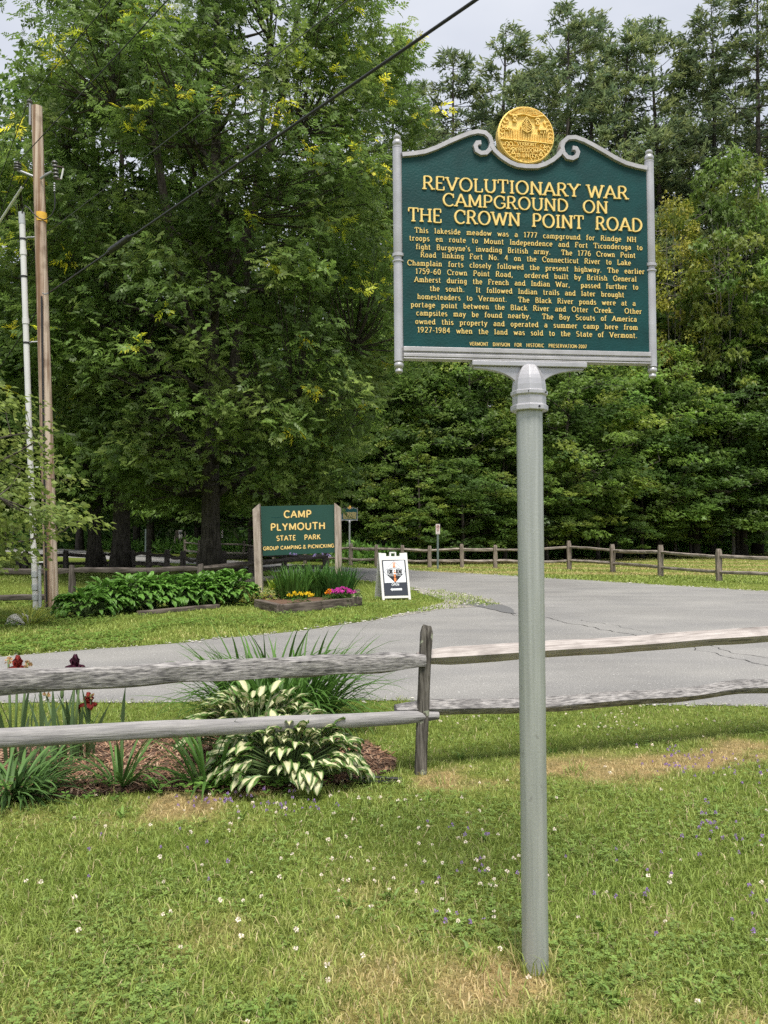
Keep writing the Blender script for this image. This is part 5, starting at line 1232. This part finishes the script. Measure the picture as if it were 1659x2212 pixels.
def crown_leaves(r, K, per, size, flat, kind, L, Wd, cols, clvar=.3):
    n = len(K) * per; idx = np.repeat(np.arange(len(K)), per)
    sz = size * (.7 + .6 * r.random(len(K)))[idx]
    g = r.normal(0, 1, (n, 3)); g /= np.linalg.norm(g, axis=1, keepdims=True); g *= (r.random(n) ** .45)[:, None]
    off_ = g * sz[:, None]; off_[:, 2] *= flat; off_[:, 2] -= .18 * (off_[:, 0] ** 2 + off_[:, 1] ** 2) / sz
    P = K[idx] + off_
    rad = K.copy(); rad[:, 2] = 0; rad /= np.linalg.norm(rad, axis=1, keepdims=True) + 1e-6
    D = off_ / sz[:, None] * .8 + rad[idx] * .5 + r.normal(0, 1.0 if kind == 'pinnate' else .55, (n, 3)); D[:, 2] = D[:, 2] * .5 - .15
    Nn = r.normal(0, .5, (n, 3)); Nn[:, 2] += .85; Nn += rad[idx] * .65
    cl = np.array(cols)[r.integers(0, len(cols), len(K))] * (1 - clvar + 2 * clvar * r.random(len(K)))[:, None]
    C = cl[idx] * (.72 + .56 * r.random(n))[:, None] * (1.14, .95, 1.2)
    le = L * (.65 + .7 * r.random(n))
    if kind == 'simple': return leaf_quads(P, D, Nn, le, le * Wd, C)
    Vs, Qs, Cs, b = [], [], [], 0
    D = D / (np.linalg.norm(D, axis=1, keepdims=True) + 1e-9); S = np.cross(D, Nn); S /= np.linalg.norm(S, axis=1, keepdims=True) + 1e-9
    if kind == 'pinnate': parts = [(.3, 1), (.3, -1), (.55, 1), (.55, -1), (.78, 1), (.78, -1), (.9, 0)]; ll = .44
    else: parts = [(0, 1), (0, -1), (0, 0)]; ll = 1.0
    for q, s in parts:
        if kind == 'pinnate': d = D * (.55 if s else 1) + S * s * .85; wl = Wd
        else: d = D * (.6 if s else 1) + S * s * .85; wl = Wd
        le2 = le * ll * (1 if s == 0 or kind == 'pinnate' else .8) * (.85 + .3 * r.random(n))
        V, Q, c_ = leaf_quads(P + D * (le * q)[:, None], d, Nn + r.normal(0, .15, Nn.shape), le2, le2 * wl, C * (.9 + .2 * r.random(n))[:, None])
        Vs.append(V); Qs.append(Q + b); Cs.append(c_); b += len(V)
    return np.concatenate(Vs), np.concatenate(Qs), np.concatenate(Cs)
def limbs(r, H, zb, pr, tr, nl, K, twig=.018, lean=(0, 0), leaders=1, low=.75, kside=7, flare=1.5, every=1):
    mb = MB(); n = 14; tp = []
    ph = r.random(2) * 6
    for i in range(n + 1):
        t = i / n; z = -.1 + t * (H * .93 + .1); tp.append(Vector((lean[0] * t + .16 * math.sin(t * 5 + ph[0]) * t, lean[1] * t + .16 * math.sin(t * 4 + ph[1]) * t, z)))
    rad = [tr * ((1 - i / n) ** .8 * .93 + .05) * (1 + (flare - 1) * math.exp(-(i / n * H) / .5)) for i in range(n + 1)]
    mb.tube(tp, rad, 12); pts = [(p, 9) for p in tp[3:]]
    node = [p for p in tp[4:]]
    for k in range(leaders - 1):
        a = r.random() * 6.28; h0 = H * (.18 + .1 * k); b = tp[0].lerp(tp[-1], h0 / (H * .93)); sp = .28 * float(prof_R(.4, pr)) * (1 + .5 * r.random()); c = [b]
        for j in range(1, 9): t = j / 8; c.append(b + Vector((math.cos(a) * sp * t ** .6 * 1.3, math.sin(a) * sp * t ** .6 * 1.3, (H * .9 - h0) * t)))
        mb.tube(c, [tr * .55 * (1 - .9 * j / 8) + .01 for j in range(9)], 8); node += c[1:]
    for k in range(nl):
        t = (k + r.random()) / nl; z0 = zb * low + (H * .82 - zb * low) * t; a = k * 2.4 + r.random(); Rr = float(prof_R(min(1, t + .08), pr)) * (.7 + .3 * r.random())
        p = tp[0].lerp(tp[-1], min(1, z0 / (H * .93))); c = [p]; rise = .35 + .9 * r.random()
        for j in range(1, 7): s = j / 6; c.append(p + Vector((math.cos(a + .25 * math.sin(s * 4 + k)) * Rr * s, math.sin(a + .25 * math.sin(s * 4 + k)) * Rr * s, Rr * rise * (s ** .8) * .7)))
        r0 = tr * .34 * (1 - .6 * t) + .012; mb.tube(c, [r0 * (1 - .85 * j / 6) + .006 for j in range(7)], 6); node += c[1:]
    NN = np.array([tuple(p) for p in node])
    for q in K[::every]:
        d = np.linalg.norm(NN - q, axis=1) + np.where(NN[:, 2] > q[2] + .3, 2.5, 0); j = int(np.argmin(d)); b = Vector(NN[j]); e = Vector(q); m = b.lerp(e, .55) + Vector((0, 0, -.08 * (e - b).length + r.normal(0, .05)))
        mb.tube([b, m, e], [twig * 1.3, twig, twig * .4], 4, False)
    return mb
GREENS = [(.05, .105, .018), (.06, .125, .02), (.045, .095, .02), (.075, .145, .022)]
LIGHT = [(.085, .16, .026), (.10, .18, .03), (.07, .14, .022), (.13, .2, .03)]
YELLOW = [(.17, .21, .025), (.13, .18, .024), (.2, .23, .03)]
def add_tree(name, loc, trunk_me, crown_me, label, cat, group, sc, rz, bark='bark'):
    e = empty(name, loc, label, cat, group, rz=rz); e.scale = sc
    link_mesh('trunk', trunk_me, M[bark], e); link_mesh('crown', crown_me, M['leaf'], e); return e
# --- base meshes for the maples and birches (shared by copies)
ROUND = [(0, .55), (.15, .92), (.4, 1), (.65, .86), (.85, .55), (1, .08)]
def make_base(name, seed, H, zb, Rm, tr, nc, per, size, flat, kind, L, Wd, cols, nl=12, bark='bark', leaders=1, pr=ROUND, gap=.38, twig=.016, lump=.6, every=2, inner=.35):
    r = np.random.default_rng(seed); p2 = [(a, b * Rm) for a, b in pr]; K = clumps(r, nc, H, zb, p2, lump, inner, gap)
    V, Q, C = crown_leaves(r, K, per, size, flat, kind, L, Wd, cols)
    tm = limbs(r, H, zb, p2, tr, nl, K, twig, leaders=leaders, every=every)
    me = bpy.data.meshes.new(name + '_trunk'); me.from_pydata(tm.V, [], tm.F); me.polygons.foreach_set('use_smooth', [True] * len(me.polygons))
    return me, np_mesh(name + '_crown', V, Q, C), bark
MAPLES = [make_base('maple_%d' % i, 100 + i, 14, 1.9, 4.2, .2, 220, 62, .8, .44, 'tri', .2, .55, GREENS, pr=[(0, .95), (.12, 1.05), (.4, 1), (.65, .86), (.85, .55), (1, .08)]) for i in range(4)]
LMAPLES = [make_base('light_maple_%d' % i, 120 + i, 14, 2.4, 4, .17, 190, 58, .75, .46, 'tri', .19, .55, LIGHT) for i in range(2)]
YBIRCH = [make_base('birch_%d' % i, 140 + i, 15, 4, 3.0, .09, 170, 56, .62, .5, 'simple', .17, .62, YELLOW, bark='pale_bark', leaders=4, pr=[(0, .5), (.3, .8), (.6, 1), (.85, .7), (1, .15)]) for i in range(1)]
SPRIG = [make_base('young_maple', 150, 13, 5, 3.6, .08, 150, 54, .7, .36, 'tri', .19, .55, LIGHT + [(.14, .2, .03)], bark='pale_bark', leaders=5, pr=[(0, .55), (.3, .8), (.6, 1), (.85, .75), (1, .2)])]
def pine_base(seed, H, Lmax, z0=.2):
    r = np.random.default_rng(seed); mb = MB(); n = 12
    mb.tube([(.1 * math.sin(i * .9 + seed), .1 * math.cos(i * .7 + seed), H * i / n - .1) for i in range(n + 1)], [.3 * (1 - i / n) ** .85 + .015 for i in range(n + 1)], 8)
    T = []; z = H * z0
    while z < H - .2:
        t = (z - H * z0) / (H * (1 - z0)); Lr = Lmax * (np.interp(t, [0, .25, .55, .8, .95, 1], [.75, 1, .85, .55, .22, .06]))
        for k in range(r.integers(3, 6)):
            if r.random() < .1: continue
            a = r.random() * 6.283; L = Lr * (.6 + .65 * r.random()); up = -.02 + .45 * t + .12 * r.random(); c = []
            zj = z + r.normal(0, .15)
            for j in range(6): s = j / 5; c.append(Vector((math.cos(a) * L * s, math.sin(a) * L * s, zj + L * (up * s * .6 + .22 * s * s - .12 * s))))
            mb.tube(c, [.05 * (1 - .8 * j / 5) * (1.2 - t) + .008 for j in range(6)], 4, False)
            m = max(4, int(L * 5))
            for q in range(m):
                s = .28 + .72 * r.random() ** .7; p = c[0].lerp(c[-1], s); w_ = L * .3 * (1.15 - s) + .12
                side = r.normal(0, 1); p = p + Vector((-math.sin(a) * side * w_, math.cos(a) * side * w_, .1 * r.random() + .05 * L * (s * s - s)))
                j5 = min(4, int(s * 5)); p.z = c[j5].z + (c[j5 + 1].z - c[j5].z) * (s * 5 - j5) + .06 + r.normal(0, .07) - .1 * abs(side) * w_
                T.append((*p, a + side * .6, .55 + .5 * r.random()))
        z += .75 + .45 * r.random() - .4 * t
    T.append((0, 0, H - .1, 0, .5)); T.append((0, 0, H - .5, 2, .7)); T = np.array(T); m = 12; N = len(T) * m
    P = np.repeat(T[:, :3], m, 0) + r.normal(0, .13, (N, 3)) * [1, 1, .45]; a = np.repeat(T[:, 3], m) + r.normal(0, .9, N); el = r.normal(.22, .4, N)
    D = np.stack([np.cos(a) * np.cos(el), np.sin(a) * np.cos(el), np.sin(el)], 1); le = np.repeat(T[:, 4], m) * (.6 + .5 * r.random(N)) * .52
    Nn = r.normal(0, .5, (N, 3)); Nn[:, 2] += 1
    cl = np.array([(.075, .10, .05), (.092, .118, .055), (.062, .088, .05), (.12, .14, .06)])[r.integers(0, 4, len(T))]
    C = np.repeat(cl, m, 0) * (.7 + .6 * r.random(N))[:, None]
    V, Q, C = leaf_quads(P, D, Nn, le, le * .2 + .025, C, .1, .1)
    me = bpy.data.meshes.new('pine_trunk'); me.from_pydata(mb.V, [], mb.F); me.polygons.foreach_set('use_smooth', [True] * len(me.polygons))
    return me, np_mesh('pine_crown', V, Q, C)
PINES = [pine_base(s, 30, L_, z_) for s, L_, z_ in ((1, 4.6, .22), (2, 4.0, .3), (3, 4.4, .2), (4, 3.6, .3))]
# --- the white pines of the skyline
PL = [(843, 92, 58, 'tall white pine at the left end of the pine row, beside the broad ash crown'), (985, 102, 56, 'slim white pine peak between the ash and the first tall pines'), (1087, 38, 55, 'white pine with twin dark tips left above the gold seal'),
      (1150, 120, 60, 'lower white pine straight above the gold seal'), (1239, 8, 54, 'tall dense white pine just right of the gold seal'), (1291, 18, 59, 'ragged white pine behind the tall dense one'), (1345, 46, 55, 'white pine with a bent top above the right scroll of the marker'),
      (1425, 40, 56, 'thin topped white pine over the right column of the marker'), (1480, 130, 62, 'shorter white pine in the gap of the skyline'), (1540, -12, 54, 'big white pine second from the right edge'), (1625, -60, 52, 'tallest white pine at the right edge of the view'),
      (1700, -40, 56, 'white pine at the far right with branches cut by the frame'), (920, 240, 63, 'short white pine behind the left scroll of the marker'), (1385, 260, 64, 'short dark pine low behind the thin topped one'), (1190, 250, 64, 'short dark pine hidden mostly by the seal'), (1460, 240, 60, 'stout white pine behind the thin topped one, right of the panel'), (1585, 150, 60, 'white pine between the two tallest at the right edge'), (1300, 170, 62, 'white pine behind the ragged one, above the right scroll'), (1050, 200, 63, 'white pine low between the left scroll and the seal')]
for i, (px, py, d, lab) in enumerate(PL):
    a, b = PINES[i % 4]; top = at(px, py, d); s = top.z / 30; rs = random.Random(i)
    e = empty('white_pine', (top.x, d, 0), lab, 'pine tree', 'white pines on the skyline', rz=rs.random() * 6.28); e.scale = (s * rs.uniform(.85, 1.1), s * rs.uniform(.85, 1.1), s); e.rotation_euler[0] = rs.uniform(-.02, .02)
    link_mesh('trunk', a, M['bark'], e); link_mesh('crown', b, M['needle'], e)
# --- leafy trees of the wood edge
def wood(kind, px, py, d, wide, label, rz, cat='maple tree', name='maple_tree', group='leafy trees at the edge of the wood'):
    a, b, bk = kind; H = {id(YBIRCH[0]): 15, id(SPRIG[0]): 13}.get(id(kind), 14); Rm = {id(YBIRCH[0]): 3.0, id(SPRIG[0]): 3.6}.get(id(kind), 4.1)
    top = at(px, py, d); add_tree(name, (top.x, d, 0), a, b, label, cat, group, (wide / Rm, wide / Rm, top.z / H), rz, bk)
WL = [(MAPLES[0], 545, 640, 43, 4.2, 'dark maple behind the wooden park sign'), (MAPLES[1], 690, 720, 42, 4.2, 'dark maple over the small distant marker'), (LMAPLES[0], 800, 560, 42, 3.8, 'lighter maple left of the marker panel'), (MAPLES[2], 905, 760, 40, 4.0, 'maple with drooping boughs left of the grey post, below the panel'),
      (LMAPLES[1], 1010, 700, 39, 3.6, 'maple just left of the grey post under the panel'), (MAPLES[3], 1130, 780, 40, 3.8, 'maple hidden in part by the grey marker post'), (LMAPLES[0], 1225, 700, 40, 3.8, 'bright maple just right of the grey post below the panel'),
      (MAPLES[1], 1330, 760, 43, 4.0, 'dark maple under the right half of the panel'), (LMAPLES[1], 1420, 720, 44, 3.6, 'maple below the right column of the marker'), (MAPLES[0], 1500, 800, 45, 4.2, 'rounded full maple right of the marker, low by the meadow'), (MAPLES[2], 1600, 690, 46, 4.4, 'broad green maple by the right edge above the far fence'), (MAPLES[3], 1720, 600, 46, 5, 'maple cut by the right edge of the view'),
      (MAPLES[3], 470, 420, 49, 5, 'tall maple far behind the big ash trunk'), (MAPLES[0], 640, 380, 47, 5, 'tall maple showing through gaps of the ash crown'), (LMAPLES[1], 770, 300, 47, 4.6, 'pale maple between the ash crown and the marker'), (MAPLES[1], 880, 420, 47, 4.6, 'tall maple behind the left column of the marker'), (MAPLES[2], 1010, 430, 48, 5, 'tall maple behind the left half of the panel'), (MAPLES[0], 1150, 500, 49, 5, 'tall maple behind the middle of the panel'),
      (MAPLES[3], 1290, 520, 49, 5, 'tall maple behind the right half of the panel'), (MAPLES[1], 1400, 560, 50, 4.6, 'tall maple right behind the right column'), (MAPLES[2], 1530, 560, 51, 5, 'tall dark maple under the young pale stemmed trees'), (MAPLES[0], 1670, 480, 51, 5.4, 'tall maple at the right edge under the pines'),
      (MAPLES[2], -190, 150, 27, 5.0, 'tall maple at the left edge of the view behind the utility pole'), (LMAPLES[0], -60, 420, 31, 4.6, 'yellowish maple beside the top of the utility pole'), (MAPLES[1], 180, 380, 64, 5.5, 'tall maple behind the pair of dark trunks'), (MAPLES[3], 330, 420, 56, 5.5, 'tall maple behind the bare green post'), (MAPLES[0], -40, 560, 92, 6, 'dark maple far down the road at the left'), (MAPLES[2], 120, 620, 78, 6, 'dark maple beyond the bend of the distant road'), (MAPLES[1], 300, 640, 63, 6, 'dark maple behind the meter stand'),
      (MAPLES[3], 430, 700, 57, 5.5, 'dark low maple in the shade behind the edge on sign'), (MAPLES[2], 980, 820, 52, 5, 'low maple deep in the wood behind the no parking plate'), (MAPLES[1], 1250, 830, 56, 5.5, 'low maple deep in the shade over the meadow edge'), (MAPLES[0], 1480, 860, 58, 5.5, 'low dark maple behind the rounded full one')]
WL += [(LMAPLES[0], 1180, 960, 38, 2.2, 'maple sapling behind the far fence just right of the grey post'), (MAPLES[1], 1290, 1000, 41, 2.4, 'low maple sapling over the second far fence post right of the pole'), (LMAPLES[1], 1385, 940, 43, 2.6, 'maple sapling at the meadow edge below the right column'), (LMAPLES[0], 1490, 1000, 45, 2.4, 'low sapling before the rounded full maple'),
       (MAPLES[2], 1590, 950, 46, 2.8, 'sapling by the meadow near the right edge'), (LMAPLES[1], 1090, 930, 37, 2.3, 'maple sapling just left of the grey post over the fence'), (MAPLES[3], 1000, 980, 36, 2.2, 'small maple right beside the no parking plate'), (LMAPLES[0], 905, 960, 36, 2.0, 'small maple between the sandwich board and the no parking plate'), (LMAPLES[1], 830, 900, 38.5, 2.2, 'small maple behind the grey utility box')]
for i, (k, px, py, d, wd, lab) in enumerate(WL): wood(k, px, py, d, wd, lab, i * 1.37)
wood(YBIRCH[0], 1452, 425, 46, 2.4, 'yellow green birch just right of the marker column', .6, 'birch tree', 'birch_tree')
wood(SPRIG[0], 1575, 335, 45, 3.6, 'young bright maple with pale slender stems right of the marker', 2.0)
wood(SPRIG[0], 1690, 520, 44, 3.2, 'young bright maple half outside the right edge', 4.0)
# --- the big ash and its neighbours by the dark trunks
def own_tree(name, px, pyb, H, zb, pr, tr, nc, per, size, flat, kind, L, Wd, cols, label, cat, seed, nl, leaders=1, gap=.36, extra=None, lean=(0, 0), twig=.02, bark='bark', flare=1.5, every=1, inner=.35):
    r = np.random.default_rng(seed); p = ground(px, pyb); K = clumps(r, nc, H, zb, pr, .55, inner, gap, lean)
    V, Q, C = crown_leaves(r, K, per, size, flat, kind, L, Wd, cols)
    e = empty(name, p, label, cat)
    tm = limbs(r, H, zb, pr, tr, nl, K, twig, lean, leaders, flare=flare, every=every); tm.build('trunk', M[bark], e, True)
    if extra:
        sh = K[np.argsort(-np.hypot(K[:, 0], K[:, 1]) - r.random(len(K)) * 2.2)][:extra]; sh = sh + r.normal(0, .35, sh.shape)
        V2, Q2, C2 = crown_leaves(r, sh, 7, .14, .8, 'pinnate', .25, .4, [(.45, .55, .035), (.52, .58, .04), (.36, .48, .035)], .15)
        Q2 = Q2 + len(V); V = np.concatenate([V, V2]); Q = np.concatenate([Q, Q2]); C = np.concatenate([C, C2])
    link_mesh('crown', np_mesh('crown', V, Q, C), M['leaf'], e); return e
ASHG = [(.085, .16, .03), (.1, .185, .034), (.075, .145, .03), (.125, .205, .04)]
own_tree('ash_tree', 455, 1256, 21.5, 2.6, [(0, 3.6), (.08, 4.6), (.3, 5.5), (.6, 5.5), (.8, 4.4), (.93, 2.6), (1, .5)], .29, 900, 54, .78, .7, 'pinnate', .25, .52, ASHG, 'big ash tree with yellow seed tufts, its thick dark trunk left of the park sign', 'ash tree', 201, 22, 4, .34, 170, inner=.45)
own_tree('shade_tree', 203, 1234, 20.5, 3.0, [(0, 4.0), (.1, 5), (.4, 5.6), (.7, 5), (.9, 3), (1, .5)], .24, 330, 58, .95, .5, 'tri', .2, .55, GREENS + LIGHT[:1], 'dark trunked maple, left of the pair behind the wavy fence', 'maple tree', 202, 16, 2, .36)
own_tree('shade_tree', 261, 1237, 18.5, 3.0, [(0, 3.6), (.1, 4.6), (.4, 5), (.7, 4.4), (.9, 2.6), (1, .5)], .32, 260, 58, .9, .5, 'tri', .2, .55, GREENS, 'thicker dark trunked maple, right of the pair behind the wavy fence', 'maple tree', 203, 14, 2, .36)
# small leafy tree whose boughs hang in from the left before the conduit
own_tree('young_birch', -175, 1360, 4.4, .85, [(0, 1.5), (.2, 2.15), (.5, 2.0), (.8, 1.2), (1, .3)], .07, 240, 42, .38, .5, 'simple', .095, .74, [(.10, .155, .03), (.12, .175, .04), (.08, .13, .03)], 'young light green birch leaning in from the left before the white conduit', 'birch tree', 204, 14, 1, .3, twig=.007, bark='dark_wood')
# --- undergrowth and the far wood
r = np.random.default_rng(9); N = 26000
u = r.random(N); X0 = -34 + 74 * u; Y0 = 34.5 + np.maximum(0, X0) * .78 + np.maximum(0, -X0 - 1.2) * 1.4 + r.random(N) ** 1.5 * 5
hh = (.25 + .75 * fbm(X0 * .8, Y0 * .8)) * 1.25; Z0 = r.random(N) * hh
D = r.normal(0, .5, (N, 3)); D[:, 2] += .5; Nn = r.normal(0, .6, (N, 3)); Nn[:, 2] += .7; Nn[:, 1] -= .3; le = .16 + .2 * r.random(N)
C = np.array([(.06, .13, .025), (.08, .16, .03), (.1, .18, .035)])[r.integers(0, 3, N)] * (.7 + .6 * r.random(N))[:, None]
ok = off(X0, Y0, [road_poly]) & (Y0 < 82); V, Q, C = leaf_quads(np.stack([X0, Y0, Z0], 1)[ok], D[ok], Nn[ok], le[ok], le[ok] * .4, C[ok])
stuff('undergrowth', V, Q, C, M['leaf'], 'weedy undergrowth along the shaded edge of the wood', 'undergrowth')
N = 70000; X0 = r.uniform(-75, 75, N); Y0 = 68 + r.random(N) * 12 + np.abs(X0) * -.12; Z0 = r.random(N) ** 1.1 * (12 + 6 * fbm(X0 * .15, X0 * 0 + 2))
D = r.normal(0, 1, (N, 3)); Nn = r.normal(0, .7, (N, 3)); Nn[:, 2] += .6; Nn[:, 1] -= .4; le = .45 + .5 * r.random(N)
C = np.array([(.045, .09, .022), (.055, .11, .025)])[r.integers(0, 2, N)] * (.6 + .7 * r.random(N))[:, None]; V, Q, C = leaf_quads(np.stack([X0, Y0, Z0], 1), D, Nn, le, le * .5, C)
stuff('woods', V, Q, C, M['leaf'], 'deep dark woods closing the view behind all the trees', 'woods')
